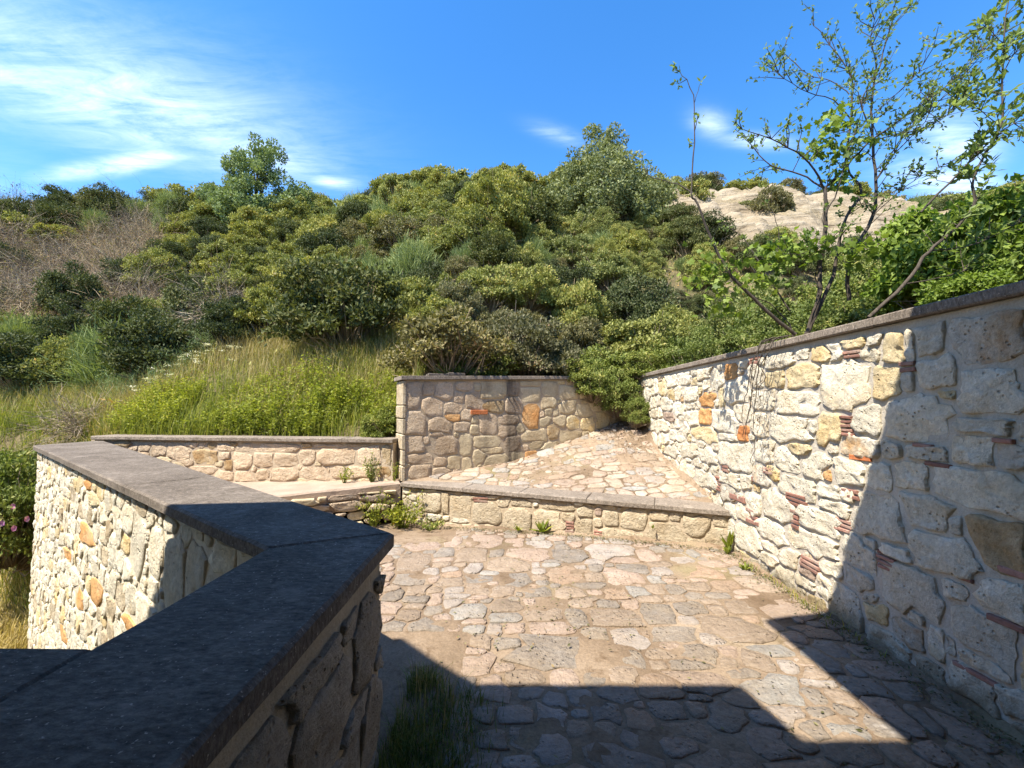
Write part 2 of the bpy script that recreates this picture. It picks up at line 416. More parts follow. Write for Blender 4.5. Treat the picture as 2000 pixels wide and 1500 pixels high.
L['straw'] = leaf_mat('straw_blade', (0.261, 0.205, 0.076), (0.440, 0.350, 0.139), (0.591, 0.475, 0.219), None, 0.35, 0.02)
L['grass'] = leaf_mat('green_blade', (0.106, 0.139, 0.022), (0.211, 0.247, 0.039), (0.356, 0.361, 0.066), None, 0.4, 0.02)
L['weed'] = leaf_mat('yellow_green_weed_leaf', (0.12, 0.15, 0.018), (0.23, 0.265, 0.03), (0.36, 0.38, 0.06), (0.42, 0.36, 0.05), 0.42)
L['teal'] = leaf_mat('blue_green_feathery_leaf', (0.075, 0.117, 0.052), (0.127, 0.193, 0.086), (0.208, 0.275, 0.127))
L['dkgrass'] = leaf_mat('deep_green_blade', (0.084, 0.112, 0.026), (0.154, 0.203, 0.046), (0.266, 0.294, 0.085), (0.378, 0.294, 0.130), 0.35, 0.01)
L['white'] = leaf_mat('white_petal', (0.6, 0.58, 0.45), (0.75, 0.73, 0.6), (0.8, 0.8, 0.72), None, 0.3)
L['pink'] = leaf_mat('pink_petal', (0.55, 0.16, 0.38), (0.65, 0.25, 0.5), (0.72, 0.4, 0.6), None, 0.3)
def bark_mat():
    b = NB('dark_bark'); v = b.objvec((1, 1, 0.25))
    n = b.noise(v, 40.0, 6, 0.7)
    return b.surf(b.ramp(n, [(0.3, (0.035, 0.028, 0.022)), (0.7, (0.11, 0.09, 0.07))]), 0.9, b.bump(n, 0.7, 0.01), 0.2)
M['bark'] = bark_mat()

# ------------------------------------------------------------------ heights
P0 = np.array([-1.52, 5.98]); PD = np.array([0.8944, 0.4472])           # low end wall: free end, direction
RS0 = np.array([-1.53, 5.88]); RS1 = np.array([2.28, 4.48])             # front edge of the ramp's kerb coping
RAMP_PTS = np.array([(-1.52, 5.98, .455), (-.97, 6.255, .516), (0, 6.74, .62), (.95, 7.216, .90), (1.43, 7.455, 1.04), (2.0, 7.74, 1.23),
                     (2.3, 7.9, 1.30), (2.3, 5.018, .46), (2.3, 6.0, .64), (2.3, 6.656, .81), (2.3, 7.1, 1.08), (2.3, 4.85, .405), (.4, 5.55, .415), (-1.5, 6.1, .45)])
def _rbf_fit(P):
    d = np.linalg.norm(P[:, None, :2] - P[None, :, :2], axis=2)
    n = len(P); A = np.zeros((n + 3, n + 3)); A[:n, :n] = d; A[:n, n] = 1; A[:n, n + 1:] = P[:, :2]
    A[n, :n] = 1; A[n + 1:, :n] = P[:, :2].T
    return np.linalg.solve(A, np.concatenate([P[:, 2], np.zeros(3)]))
_rw = _rbf_fit(RAMP_PTS)
def ramp_z(x, y):
    x = np.asarray(x, float); y = np.asarray(y, float); n = len(RAMP_PTS)
    d = np.sqrt((x[..., None] - RAMP_PTS[:, 0]) ** 2 + (y[..., None] - RAMP_PTS[:, 1]) ** 2)
    return d @ _rw[:n] + _rw[n] + _rw[n + 1] * x + _rw[n + 2] * y
def patio_z(x, y):
    x = np.asarray(x, float); y = np.asarray(y, float)
    return -0.08 * np.clip((1 - x) / 1.9, 0, 1) * np.clip((y - 3.0) / 2.6, 0, 1)
def ss(a, b, t):
    t = np.clip((t - a) / (b - a), 0, 1); return t * t * (3 - 2 * t)

def vnoise(x, y, s, seed=0):
    """cheap smooth value noise on arrays"""
    x = np.asarray(x, float) * s + seed * 17.13; y = np.asarray(y, float) * s + seed * 9.71
    xi = np.floor(x); yi = np.floor(y); fx = x - xi; fy = y - yi
    def h(a, b_):
        v = np.sin(a * 127.1 + b_ * 311.7) * 43758.5453; return v - np.floor(v)
    fx = fx * fx * (3 - 2 * fx); fy = fy * fy * (3 - 2 * fy)
    return (h(xi, yi) * (1 - fx) + h(xi + 1, yi) * fx) * (1 - fy) + (h(xi, yi + 1) * (1 - fx) + h(xi + 1, yi + 1) * fx) * fy - 0.5

def foot_y(x):
    x = np.asarray(x, float)
    left = np.where(x > -6.4, 6.98 - (x + 6.4) * 0.115, np.minimum(6.98 - (x + 6.4) * 0.55, 9.2))
    mid = P0[1] + 0.5 * (x - P0[0]) + 0.5
    out = np.where(x < -1.55, left, np.where(x < 2.5, mid, 7.9))
    return out
def hill_z(x, y):
    x = np.asarray(x, float); y = np.asarray(y, float)
    fy = foot_y(x); g = y - fy
    z0 = np.where(x < -1.55, 0.97 + 0.75 * ss(-1.72, -1.52, x), 1.72 + 0.23 * ss(1.8, 2.5, x))
    bear = x / np.maximum(y, 4)
    sl = 0.735 + 0.005 * ss(-0.5, 0.15, bear) - 0.075 * ss(0.45, 1.1, bear)
    top = 17.0
    gg = np.maximum(g, 0)
    rise = np.where(gg < top, gg, top + (1 - np.exp(-np.maximum(gg - top, 0) / 3.0)) * 1.5 - 0.02 * np.maximum(gg - top - 2, 0))
    soft = 0.35 * (1 - np.exp(-gg / 1.2))                      # gentle start
    z = z0 + sl * np.maximum(rise - soft, 0)
    z = z + np.clip(gg / 3, 0, 1) * (vnoise(x, y, 0.22, 1) * 1.1 + vnoise(x, y, 0.6, 2) * 0.4)
    # the bank on the far left drops to the low ground outside the parapet
    low = -1.85 + 0.12 * vnoise(x, y, 0.9, 4)
    bank = np.maximum(low, 1.0 + 2.8 * g)
    outside = (x < -6.45)
    z = np.where(outside & (g < 0), bank, z)
    # right of the retaining wall the soil stays high
    z = np.where((x > 2.5) & (g < 0), 1.95 + 0.22 * np.maximum(x - 3.2, 0) + 0.15 * vnoise(x, y, 0.8, 3), z)
    return z
def ground_z(x, y):
    x = np.asarray(x, float); y = np.asarray(y, float)
    z = hill_z(x, y)
    # courtyard and the low ground left of the parapet
    # parapet mid line: x=-0.72 for y<1.75, then the diagonal
    yb = 1.75 + (-0.72 - x) * 0.784
    inside_hill = y >= foot_y(x) - 0.14
    court = (~inside_hill) & (x < 2.5) & (x > -0.72 - np.maximum(0, (y - 1.75)) / 0.784)
    leftlow = (~inside_hill) & (x >= -6.45) & (~court) & (x < 2.5)
    z = np.where(court, -0.22, z)
    z = np.where(leftlow, -1.85 + 0.12 * vnoise(x, y, 0.9, 4), z)
    z = np.where((y < -1.7), np.where(x < -0.9, -1.85, np.where(x < 2.5, -0.22, z)), z)
    return z

# ------------------------------------------------------------------ ground
def grid_lines(a, b, segs):
    out = []
    for lo_, hi_, st in segs: out.append(np.arange(lo_, hi_, st))
    return np.unique(np.round(np.concatenate(out + [np.array([b])]), 4))
gx = grid_lines(-200, 200, [(-200, -60, 20), (-60, -34, 2.5), (-34, -10, 0.6), (-10, -6.8, 0.25), (-6.8, 3.0, 0.11), (3.0, 8, 0.3), (8, 34, 0.6), (34, 60, 2.5), (60, 200, 20)])
gy = grid_lines(-120, 220, [(-120, -20, 20), (-20, -3, 2), (-3, 0, 0.3), (0, 8.4, 0.11), (8.4, 12, 0.25), (12, 34, 0.55), (34, 60, 3), (60, 220, 20)])
GX, GY = np.meshgrid(gx, gy)
GZ = ground_z(GX, GY)
nx, ny = len(gx), len(gy)
idx = np.arange(nx * ny).reshape(ny, nx)
quads_ = np.stack([idx[:-1, :-1].ravel(), idx[:-1, 1:].ravel(), idx[1:, 1:].ravel(), idx[1:, :-1].ravel()], 1)
tag(link('ground', mesh_np('ground', np.stack([GX.ravel(), GY.ravel(), GZ.ravel()], 1), quads_, M['soil'], smooth=True)), kind='structure')

# pale cut bank of layered rock high on the right
bx = np.arange(4.5, 27, 0.16); by = np.arange(12.5, 26.5, 0.13)
BX, BY = np.meshgrid(bx, by)
u_ = (BX / BY - 0.72) / 0.46; v_ = (BY - 19.3) / 5.2
edge = 1 - np.clip(np.sqrt(u_ ** 2 + v_ ** 2), 0, 2)
edge = edge + vnoise(BX, BY, 0.5, 5) * 0.5 + vnoise(BX, BY, 1.3, 6) * 0.25
hz = hill_z(BX, BY)
lay = (hz * 1.1 + 0.42 * BX + vnoise(BX, BY, 0.35, 7) * 1.0)
saw = (lay * 1.15) % 1.0
BZ = hz + np.clip(edge * 1.6, -0.6, 0.55) + np.where(edge > 0, (saw ** 2.0) * 0.50 * np.clip(edge * 3, 0, 1), 0) + vnoise(BX, BY, 2.6, 8) * 0.40 + vnoise(BX, BY, 0.9, 9) * 0.7 * (edge > 0)
idx = np.arange(BX.size).reshape(BX.shape)
q = np.stack([idx[:-1, :-1].ravel(), idx[:-1, 1:].ravel(), idx[1:, 1:].ravel(), idx[1:, :-1].ravel()], 1)
keep = edge.ravel()[q].max(1) > -0.22
tag(link('rocky_bank', mesh_np('rocky_bank', np.stack([BX.ravel(), BY.ravel(), BZ.ravel()], 1), q[keep], M['rock'])), kind='structure')

# ------------------------------------------------------------------ polygons, slabs
def inset(poly, d):
    """offset a simple CCW polygon inwards by d (mitred)"""
    P = [Vector(p) for p in poly]; n = len(P); out = []
    for i in range(n):
        a, b, c = P[i - 1], P[i], P[(i + 1) % n]
        e1 = (b - a).normalized(); e2 = (c - b).normalized()
        n1 = Vector((-e1.y, e1.x)); n2 = Vector((-e2.y, e2.x))
        k = 1 + n1.dot(n2)
        m = (n1 + n2) / max(k, 0.25)
        out.append(tuple(b + m * d))
    return out
def area2(poly):
    return sum(poly[i - 1][0] * poly[i][1] - poly[i][0] * poly[i - 1][1] for i in range(len(poly)))
def slab_mesh(name, poly, z0, z1, mat, bev=0.010, wav=0.0, zfun=None):
    if area2(poly) < 0: poly = poly[::-1]
    # subdivide long edges a little so that the edges can be uneven
    pts = []
    for i in range(len(poly)):
        a = Vector(poly[i]); c = Vector(poly[(i + 1) % len(poly)])
        k = max(1, int((c - a).length / 0.16)) if wav else 1
        for j in range(k):
            p = a.lerp(c, j / k)
            if wav and j: p += Vector((R.uniform(-wav, wav), R.uniform(-wav, wav)))
            pts.append((p.x, p.y))
    n = len(pts)
    ins = [tuple(Vector(p)) for p in inset(pts, bev)]
    V = []
    for ring, z in ((ins, z0), (pts, z0 + bev), (pts, z1 - bev), (ins, z1)):
        for (x, y) in ring:
            dz = float(zfun(x, y)) if zfun else 0.0
            V.append((x, y, z + dz + (R.uniform(-wav, wav) * 0.5 if wav else 0)))
    me = bpy.data.meshes.new(name)
    F = [tuple(range(n - 1, -1, -1)), tuple(range(3 * n, 4 * n))]
    for r in range(3):
        for i in range(n):
            j = (i + 1) % n
            F.append((r * n + i, r * n + j, (r + 1) * n + j, (r + 1) * n + i))
    me.from_pydata([tuple(v) for v in V], [], F); me.update()
    me.materials.append(mat)
    return me
def prism(name, poly, z0, z1, mat): return slab_mesh(name, poly, z0, z1, mat, bev=0.004)

def tube_np(pts, radii, sides=6):
    pts = np.asarray(pts, float); n = len(pts)
    V = []; F = []
    up = np.array([0.3, 0.2, 1.0])
    for i in range(n):
        d = pts[min(i + 1, n - 1)] - pts[max(i - 1, 0)]; d /= max(np.linalg.norm(d), 1e-9)
        a = np.cross(d, up)
        if np.linalg.norm(a) < 1e-3: a = np.cross(d, [1, 0, 0])
        a /= np.linalg.norm(a); b = np.cross(d, a)
        for k in range(sides):
            t = 2 * math.pi * k / sides
            V.append(pts[i] + radii[i] * (math.cos(t) * a + math.sin(t) * b))
    for i in range(n - 1):
        for k in range(sides):
            k2 = (k + 1) % sides
            F.append((i * sides + k, i * sides + k2, (i + 1) * sides + k2, (i + 1) * sides + k))
    return np.array(V), np.array(F, dtype=int)
def join_parts(parts):
    V = []; F = []; o = 0
    for v, f in parts:
        V.append(v); F.append(f + o); o += len(v)
    return np.concatenate(V), np.concatenate(F)

# ------------------------------------------------------------------ stones
def cells(sites, inside, gap, N=14, rmax=1.75, q=5.0, seed=0, jit=0.05):
    """star-shaped outlines for stones (u, v, a, b): each grows until it meets a neighbour, the edge or its own size"""
    g = np.random.default_rng(seed)
    S_ = np.array([s[:4] for s in sites], float); n = len(S_)
    out = []
    ts = np.linspace(0.06, 1.0, 34)
    for i in range(n):
        u, v, a, b = S_[i]
        d = np.hypot((S_[:, 0] - u) / (a + S_[:, 2]), (S_[:, 1] - v) / (b + S_[:, 3]))
        nb = [j for j in np.argsort(d)[:18] if j != i]
        th = (np.arange(N) + g.uniform(-0.25, 0.25, N)) * 2 * math.pi / N + g.uniform(0, 1)
        c, s = np.cos(th), np.sin(th)
        # spread the directions evenly over the stretched shape
        dx, dy = c * a, s * b
        qc = g.uniform(2.6, 4.5)
        rr = rmax / (np.abs(c) ** qc + np.abs(s) ** qc) ** (1 / qc)
        rr = rr * (1 + 0.07 * np.sin(2 * th + g.uniform(0, 6)) + 0.07 * np.sin(3 * th + g.uniform(0, 6)) + 0.04 * np.sin(5 * th + g.uniform(0, 6)))
        X = u + dx[:, None] * rr[:, None] * ts; Y = v + dy[:, None] * rr[:, None] * ts
        mi = ((np.abs(X - u) / a) ** q + (np.abs(Y - v) / b) ** q) ** (1 / q)
        ok = inside(X, Y)
        for j in nb:
            mj = ((np.abs(X - S_[j, 0]) / S_[j, 2]) ** q + (np.abs(Y - S_[j, 1]) / S_[j, 3]) ** q) ** (1 / q)
            ok &= mi < mj
        bad = ~ok
        first = np.where(bad.any(1), bad.argmax(1), len(ts))
        t = ts[np.clip(first - 1, 0, len(ts) - 1)]
        P = np.stack([dx * rr * t, dy * rr * t], 1)
        L_ = np.hypot(P[:, 0], P[:, 1])
        L2 = np.maximum(L_ - gap * 0.5, L_ * 0.55) * (1 + g.uniform(-jit, jit * 0.4, N))
        P *= (L2 / np.maximum(L_, 1e-6))[:, None]
        out.append(P)
    return out

def fill_sites(sites, inside, box, sizes, kinds, tries, seed, tight=1.02, q=3.0):
    g = np.random.default_rng(seed)
    S_ = [list(s) for s in sites]
    for k in range(tries):
        u = g.uniform(box[0], box[1]); v = g.uniform(box[2], box[3])
        if not inside(np.array([u]), np.array([v]))[0]: continue
        f = 1.0 - 0.62 * (k / tries)                    # big ones first
        a = g.uniform(*sizes[0]) * f; b = g.uniform(*sizes[1]) * f
        if S_:
            A_ = np.array([s[:4] for s in S_], float)
            m = ((np.abs(A_[:, 0] - u) / (A_[:, 2] + a * 0.72)) ** q + (np.abs(A_[:, 1] - v) / (A_[:, 3] + b * 0.72)) ** q) ** (1 / q)
            if m.min() < tight: continue
        S_.append([u, v, a, b, kinds[int(g.integers(len(kinds)))]])
    return S_

def stone_mesh(P, o, t, n, w, depth, proud, mat, rough, seed, flat=False, zfun=None):
    """P outline (N,2) round (0,0); axes t, w in the face, n outwards"""
    g = np.random.default_rng(seed)
    N = len(P)
    big = np.hypot(P[:, 0], P[:, 1]).mean()
    if flat: rings = [(1.0, -depth), (1.0, proud * 0.55), (0.965, proud), (0.5, proud)]
    else:    rings = [(1.02, -depth), (1.0, proud * 0.62), (0.965, proud * 0.92), (0.78, proud), (0.52, proud), (0.26, proud)] if N > 15 else [(1.02, -depth), (1.0, proud * 0.6), (0.965, proud * 0.9), (0.70, proud), (0.36, proud * 1.02)]
    tilt = g.normal(0, 0.022 if not flat else 0.012, 2)
    V = []
    sd = Vector((g.uniform(0, 50), g.uniform(0, 50), g.uniform(0, 50)))
    t, n, w = np.array(t, float), np.array(n, float), np.array(w, float)
    for ri, (k, h) in enumerate(rings):
        for i in range(N):
            p = P[i] * k
            hh = h
            if ri >= 1:
                amp = rough * (0.35 if ri == 1 else 1.0)
                hh += amp * mnoise.noise(Vector((p[0] * 9, p[1] * 9, 0)) + sd) + amp * 0.9 * mnoise.noise(Vector((p[0] * 26, p[1] * 26, 3)) + sd)
                hh += (p[0] * tilt[0] + p[1] * tilt[1]) * (1 if ri > 1 else 0.5)
            V.append(t * p[0] + w * p[1] + n * hh)
    V.append(n * (proud * (1.0 if flat else 1.05) + rough * mnoise.noise(sd)))
    V = np.array(V)
    if zfun is not None:
        V[:, 2] += zfun(V[:, 0] + o[0], V[:, 1] + o[1]) - zfun(o[0], o[1])
    F4 = []; F3 = []
    nr = len(rings)
    for r in range(nr - 1):
        for i in range(N):
            j = (i + 1) % N
            F4.append((r * N + i, r * N + j, (r + 1) * N + j, (r + 1) * N + i))
    c = nr * N; r = nr - 1
    for i in range(N): F3.append((r * N + i, r * N + (i + 1) % N, c))
    sm = np.array([i >= 2 * N for i in range(len(F4))] + [True] * len(F3))
    return mesh_np('stone', V, [np.array(F4), np.array(F3)], mat, smooth=sm)

def lay_stones(parent, sites, inside, org, t, w, n, gap, depth=0.03, proud=(0.005, 0.014), rough=0.008, seed=1, matmap=None, N=14, name='stone', flat=False, zfun=None, rmax=1.75, jit=0.07, minr=0.012, at=None, limit=290):
    P = cells(sites, inside, gap, N=N, seed=seed, rmax=rmax, jit=jit)
    g = np.random.default_rng(seed + 100)
    org = np.array(org, float); t_, w_, n_ = (np.array(a, float) for a in (t, w, n))
    # turn order so that faces look outwards
    flip = np.dot(np.cross(t_, w_), n_) < 0
    big = sorted(range(len(sites)), key=lambda i: -np.hypot(P[i][:, 0], P[i][:, 1]).mean())
    single = set(big[:limit]); rest = {}
    for i, s in enumerate(sites):
        pts = P[i]
        if np.hypot(pts[:, 0], pts[:, 1]).mean() < minr: continue
        if flip: pts = pts[::-1]
        o = org + t_ * s[0] + w_ * s[1]
        if at is not None: o = np.array(at(s[0], s[1]), float)
        k = s[4]; mat = M[(matmap or {}).get(k, k)]
        me = stone_mesh(pts, o, t_, n_, w_, depth, float(g.uniform(*proud)), mat, rough, seed * 1000 + i, flat, zfun)
        if i in single: link(name, me, parent, o)
        else: rest.setdefault(mat.name, []).append((me, o, mat))
    if rest:
        V = []; F4 = []; F3 = []; mi4 = []; mi3 = []; off = 0; mats = []
        for mn, lst in rest.items():
            k = len(mats); mats.append(lst[0][2])
            for me, o, _ in lst:
                co = np.empty(len(me.vertices) * 3, np.float32); me.vertices.foreach_get('co', co); V.append(co.reshape(-1, 3) + o - org)
                for pl in me.polygons:
                    f = [v_ + off for v_ in pl.vertices]
                    if len(f) == 4: F4.append(f); mi4.append(k)
                    else: F3.append(f); mi3.append(k)
                off += len(co) // 3
                bpy.data.meshes.remove(me)
        o_ = link(name, mesh_np(name, np.concatenate(V), [np.array(F4), np.array(F3)], mats, None, mi4 + mi3, smooth=True), parent, org)
        o_['kind'] = 'stuff'

def lay_bricks(parent, items, org, t, w, n, seed=1, bright=()):
    g = np.random.default_rng(seed)
    org = np.array(org, float); t_, w_, n_ = (np.array(a, float) for a in (t, w, n))
    for k, (u, v, a, b, cnt) in enumerate(items):
        b = max(b, 0.010)
        pitch = 2 * b * 1.45
        for i in range(cnt):
            vv = v + (i - (cnt - 1) / 2) * pitch
            uu = u + g.uniform(-0.006, 0.006)
            aa = a * g.uniform(0.88, 1.05)
            n0, n1 = -0.03, g.uniform(0.012, 0.026)
            sk = g.uniform(-0.05, 0.05)
            V = []
            for (dn, e) in ((n0, 0), (n1 - 0.004, 0), (n1, 0.004)):
                for (su, sv) in ((-1, -1), (1, -1), (1, 1), (-1, 1)):
                    du = su * (aa - e) + g.uniform(-0.003, 0.003); dv = sv * (b - e) + sk * du
                    V.append(t_ * du + w_ * dv + n_ * dn)
            F = [(0, 1, 5, 4), (1, 2, 6, 5), (2, 3, 7, 6), (3, 0, 4, 7), (4, 5, 9, 8), (5, 6, 10, 9), (6, 7, 11, 10), (7, 4, 8, 11), (8, 9, 10, 11)]
            if np.dot(np.cross(t_, w_), n_) < 0: F = [f[::-1] for f in F]
            link('brick', mesh_np('brick', np.array(V), np.array(F), M['brick_bright' if k in bright else 'brick']), parent, org + t_ * uu + w_ * vv)

# ================================================================== the house behind the camera (it throws the big shadow)
ROOF_Z = 4.0
sh = np.array([math.cos(SUN_TH), math.sin(SUN_TH)]) / math.tan(SUN_EL) * (ROOF_Z - 0.03)
shadow_line = [(-14, 2.70), (-1.385, 2.75), (-.72, 2.82), (-.45, 2.565), (-.20, 2.362), (1.217, 2.352), (1.29, 1.975),
               (1.803, 1.975), (1.80, 3.071), (2.257, 3.152), (3.2, 3.165), (14, 3.25), (14, -8), (-14, -8)]
house = thing('house', 'flat roofed house behind the terrace whose roof throws the big shadow', 'house', (0, -4, 0))
roof = [tuple(np.array(p) - sh) for p in shadow_line]
HM = mortar_mat('house_render', (0.50, 0.44, 0.35), (0.60, 0.55, 0.46))
link('roof_slab', slab_mesh('roof_slab', roof, ROOF_Z - 0.12, ROOF_Z, HM, 0.004), house)
def box_poly(x0, y0, x1, y1): return [(x0, y0), (x1, y0), (x1, y1), (x0, y1)]
link('house_wall', prism('house_wall', box_poly(-13.5, -9.5, 9.0, -2.45), -1.9, ROOF_Z - 0.125, HM), house)
wood = mortar_mat('house_dark_wood', (0.10, 0.06, 0.035), (0.15, 0.09, 0.05))
link('door', prism('door', box_poly(0.3, -2.447, 1.3, -2.39), -0.18, 2.1, wood), house)
for x0 in (-4.2, -2.6, 3.2):
    link('window_shutter', prism('window_shutter', box_poly(x0, -2.447, x0 + 1.0, -2.40), 1.0, 2.2, wood), house)

# ================================================================== patio paving
patio_poly = [(-.60, -2.4), (2.31, -2.4), (2.31, 4.50), (2.28, 4.52), (-1.50, 5.90), (-1.62, 5.88), (-2.95, 5.28), (-3.6, 4.35), (-.60, 1.95)]
def in_poly(poly):
    P = np.array(poly)
    def f(X, Y):
        X = np.asarray(X, float); Y = np.asarray(Y, float)
        r = np.zeros(X.shape, bool); n = len(P)
        for i in range(n):
            x1, y1 = P[i - 1]; x2, y2 = P[i]
            if y1 == y2: continue
            c = ((y1 > Y) != (y2 > Y)) & (X < (x2 - x1) * (Y - y1) / (y2 - y1) + x1)
            r ^= c
        return r
    return f
def sheet(name, inside, box, step, zf, mat, lump=0.0, seed=0):
    xs = np.arange(box[0], box[1] + step, step); ys = np.arange(box[2], box[3] + step, step)
    X, Y = np.meshgrid(xs, ys)
    Z = zf(X, Y) + lump * (vnoise(X, Y, 3.0, seed) + 0.6 * vnoise(X, Y, 9.0, seed + 1))
    idx = np.arange(X.size).reshape(X.shape)
    q = np.stack([idx[:-1, :-1].ravel(), idx[:-1, 1:].ravel(), idx[1:, 1:].ravel(), idx[1:, :-1].ravel()], 1)
    cx = X.ravel()[q].mean(1); cy = Y.ravel()[q].mean(1)
    return mesh_np(name, np.stack([X.ravel(), Y.ravel(), Z.ravel()], 1), q[inside(cx, cy)], mat, smooth=True)
in_patio = in_poly(patio_poly)
patio = tag(link('patio', sheet('patio', in_poly([(p[0] + (0.1 if p[0] > 0 else -0.08), p[1] + 0.06) for p in patio_poly]), (-4, 2.5, -2.4, 6.2), 0.06, patio_z, M['joint'], 0.012, 3)), kind='structure')
patio['world_loc'] = [0.0, 0.0, 0.0]
RW = [(2.017,1.815,0.164,0.116,'q'),(2.305,1.849,0.08,0.095,'w'),(2.272,1.681,0.107,0.096,'w'),(2.024,1.58,0.149,0.105,'w'),(2.413,1.425,0.194,0.136,'w'),(2.069,1.403,0.15,0.035,'w'),(2.918,1.634,0.234,0.181,'w'),(2.585,1.634,0.11,0.109,'o'),(2.44,1.632,0.041,0.062,'w'),(2.515,1.832,0.091,0.082,'o'),(2.42,1.837,0.038,0.082,'w'),(2.819,1.923,0.106,0.041,'o'),(2.655,1.915,0.057,0.045,'w'),(2.69,1.822,0.085,0.049,'w'),(2.985,1.872,0.076,0.069,'w'),(2.739,1.411,0.109,0.115,'w'),(3.05,1.357,0.123,0.113,'o'),(1.898,1.382,0.034,0.048,'w'),(2.563,1.237,0.066,0.058,'w'),(2.342,1.245,0.122,0.045,'w'),(2.131,1.278,0.096,0.076,'w'),(1.937,1.264,0.069,0.06,'q'),(2.452,1.097,0.101,0.082,'w'),(2.669,1.061,0.094,0.092,'w'),(2.09,1.097,0.22,0.094,'w'),(2.682,0.804,0.185,0.156,'w'),(2.383,0.912,0.143,0.107,'w'),(2.218,0.883,0.033,0.053,'w'),(2.02,0.851,0.128,0.115,'y'),(2.287,0.712,0.192,0.111,'w'),(2.57,0.635,0.114,0.046,'w'),(2.752,0.635,0.059,0.039,'w'),(2.841,0.527,0.126,0.111,'w'),(3.113,1.007,0.066,0.063,'O'),(2.895,1.055,0.137,0.097,'w'),(2.862,0.361,0.115,0.098,'w'),(2.483,0.45,0.18,0.14,'w'),(2.243,0.551,0.07,0.061,'w'),(2.033,0.596,0.107,0.093,'w'),(2.77,0.274,0.064,0.049,'w'),(2.739,0.209,0.101,0.08,'o'),(2.981,0.16,0.152,0.133,'w'),(2.456,0.315,0.062,0.04,'w'),(2.519,0.175,0.105,0.079,'q'),(2.353,0.228,0.051,0.099,'w'),(2.112,0.401,0.162,0.123,'w'),(2.274,0.255,0.027,0.053,'w'),(2.641,0.075,0.144,0.077,'w'),(2.403,0.067,0.089,0.062,'w'),(2.173,0.114,0.121,0.083,'w'),(2.126,0.254,0.105,0.042,'w'),(2.005,0.147,0.062,0.07,'w'),(4.421,1.852,0.135,0.091,'O'),(3.958,1.772,0.117,0.105,'w'),(3.687,1.731,0.145,0.076,'o'),(3.315,1.74,0.205,0.104,'o'),(3.615,1.884,0.203,0.07,'w'),(3.324,1.906,0.083,0.04,'w'),(3.074,1.868,0.152,0.059,'o'),(4.171,1.908,0.093,0.04,'w'),(4.725,1.79,0.149,0.103,'w'),(5.025,1.882,0.161,0.073,'w'),(4.28,1.655,0.244,0.119,'w'),(4.619,1.606,0.068,0.111,'o'),(4.961,1.572,0.183,0.078,'O'),(3.863,1.556,0.175,0.088,'w'),(3.398,1.52,0.271,0.106,'w'),(4.205,1.434,0.159,0.091,'w'),(4.555,1.331,0.275,0.12,'w'),(5.024,1.379,0.16,0.09,'O'),(4.207,1.223,0.094,0.081,'R'),(5.383,1.345,0.169,0.11,'w'),(3.924,1.317,0.13,0.113,'w'),(3.528,1.335,0.251,0.102,'w'),(3.399,1.151,0.104,0.053,'o'),(5.062,1.167,0.326,0.085,'o'),(4.509,1.171,0.204,0.043,'w'),(3.551,1.034,0.166,0.093,'w'),(3.211,1.029,0.174,0.092,'w'),(4.393,0.996,0.307,0.142,'w'),(3.871,1.097,0.142,0.102,'w'),(3.723,0.629,0.211,0.133,'w'),(3.433,0.846,0.217,0.102,'w'),(3.095,0.878,0.121,0.066,'w'),(3.055,0.793,0.147,0.054,'w'),(3.214,0.658,0.19,0.091,'w'),(3.801,0.394,0.197,0.121,'w'),(3.329,0.457,0.262,0.083,'w'),(4.16,0.202,0.19,0.138,'w'),(3.572,0.244,0.106,0.08,'w'),(3.083,0.345,0.109,0.069,'w'),(3.341,0.225,0.105,0.063,'p'),(3.654,0.072,0.146,0.086,'w'),(3.375,0.13,0.124,0.056,'w'),(3.162,0.173,0.104,0.085,'w'),(3.814,0.27,0.137,0.045,'w'),(3.844,0.131,0.154,0.05,'w'),(5.461,1.651,0.19,0.085,'w'),(5.611,1.892,0.235,0.102,'w'),(6.068,1.851,0.216,0.095,'w'),(6.288,1.523,0.231,0.091,'w'),(5.808,1.451,0.215,0.084,'w'),(6.41,1.216,0.239,0.092,'w'),(5.917,1.096,0.222,0.078,'w'),(5.498,0.928,0.223,0.092,'w'),(6.119,0.864,0.257,0.08,'w'),(4.995,0.921,0.224,0.084,'w'),(5.591,0.687,0.247,0.08,'w'),(5.075,0.642,0.271,0.091,'w'),(4.532,0.734,0.216,0.07,'w'),(6.194,1.336,0.203,0.074,'p')]
RB = [(2.828,1.845,0.073,0.01,2),(2.435,1.726,0.047,0.012,2),(2.896,1.365,0.049,0.01,5),(2.292,1.186,0.075,0.011,1),(2.8,1.162,0.091,0.018,1),(1.984,1.339,0.042,0.011,1),(2.902,0.91,0.075,0.012,2),(2.972,0.68,0.069,0.011,3),(2.633,0.559,0.061,0.008,4),(1.984,0.743,0.068,0.016,1),(2.013,0.501,0.084,0.014,1),(2.153,0.187,0.107,0.011,1),(3.958,1.926,0.117,0.014,2),(4.085,0.454,0.105,0.017,3),(3.451,0.746,0.119,0.012,3),(3.471,0.591,0.044,0.014,4),(3.31,0.294,0.108,0.012,3),(4.336,0.573,0.138,0.026,1),(4.033,0.813,0.06,0.022,1),(4.749,0.646,0.053,0.011,5),(4.57,0.835,0.066,0.014,2),(2.189,0.632,0.037,0.01,1),(2.37,1.282,0.059,0.009,1),(3.803,0.924,0.076,0.011,2)]
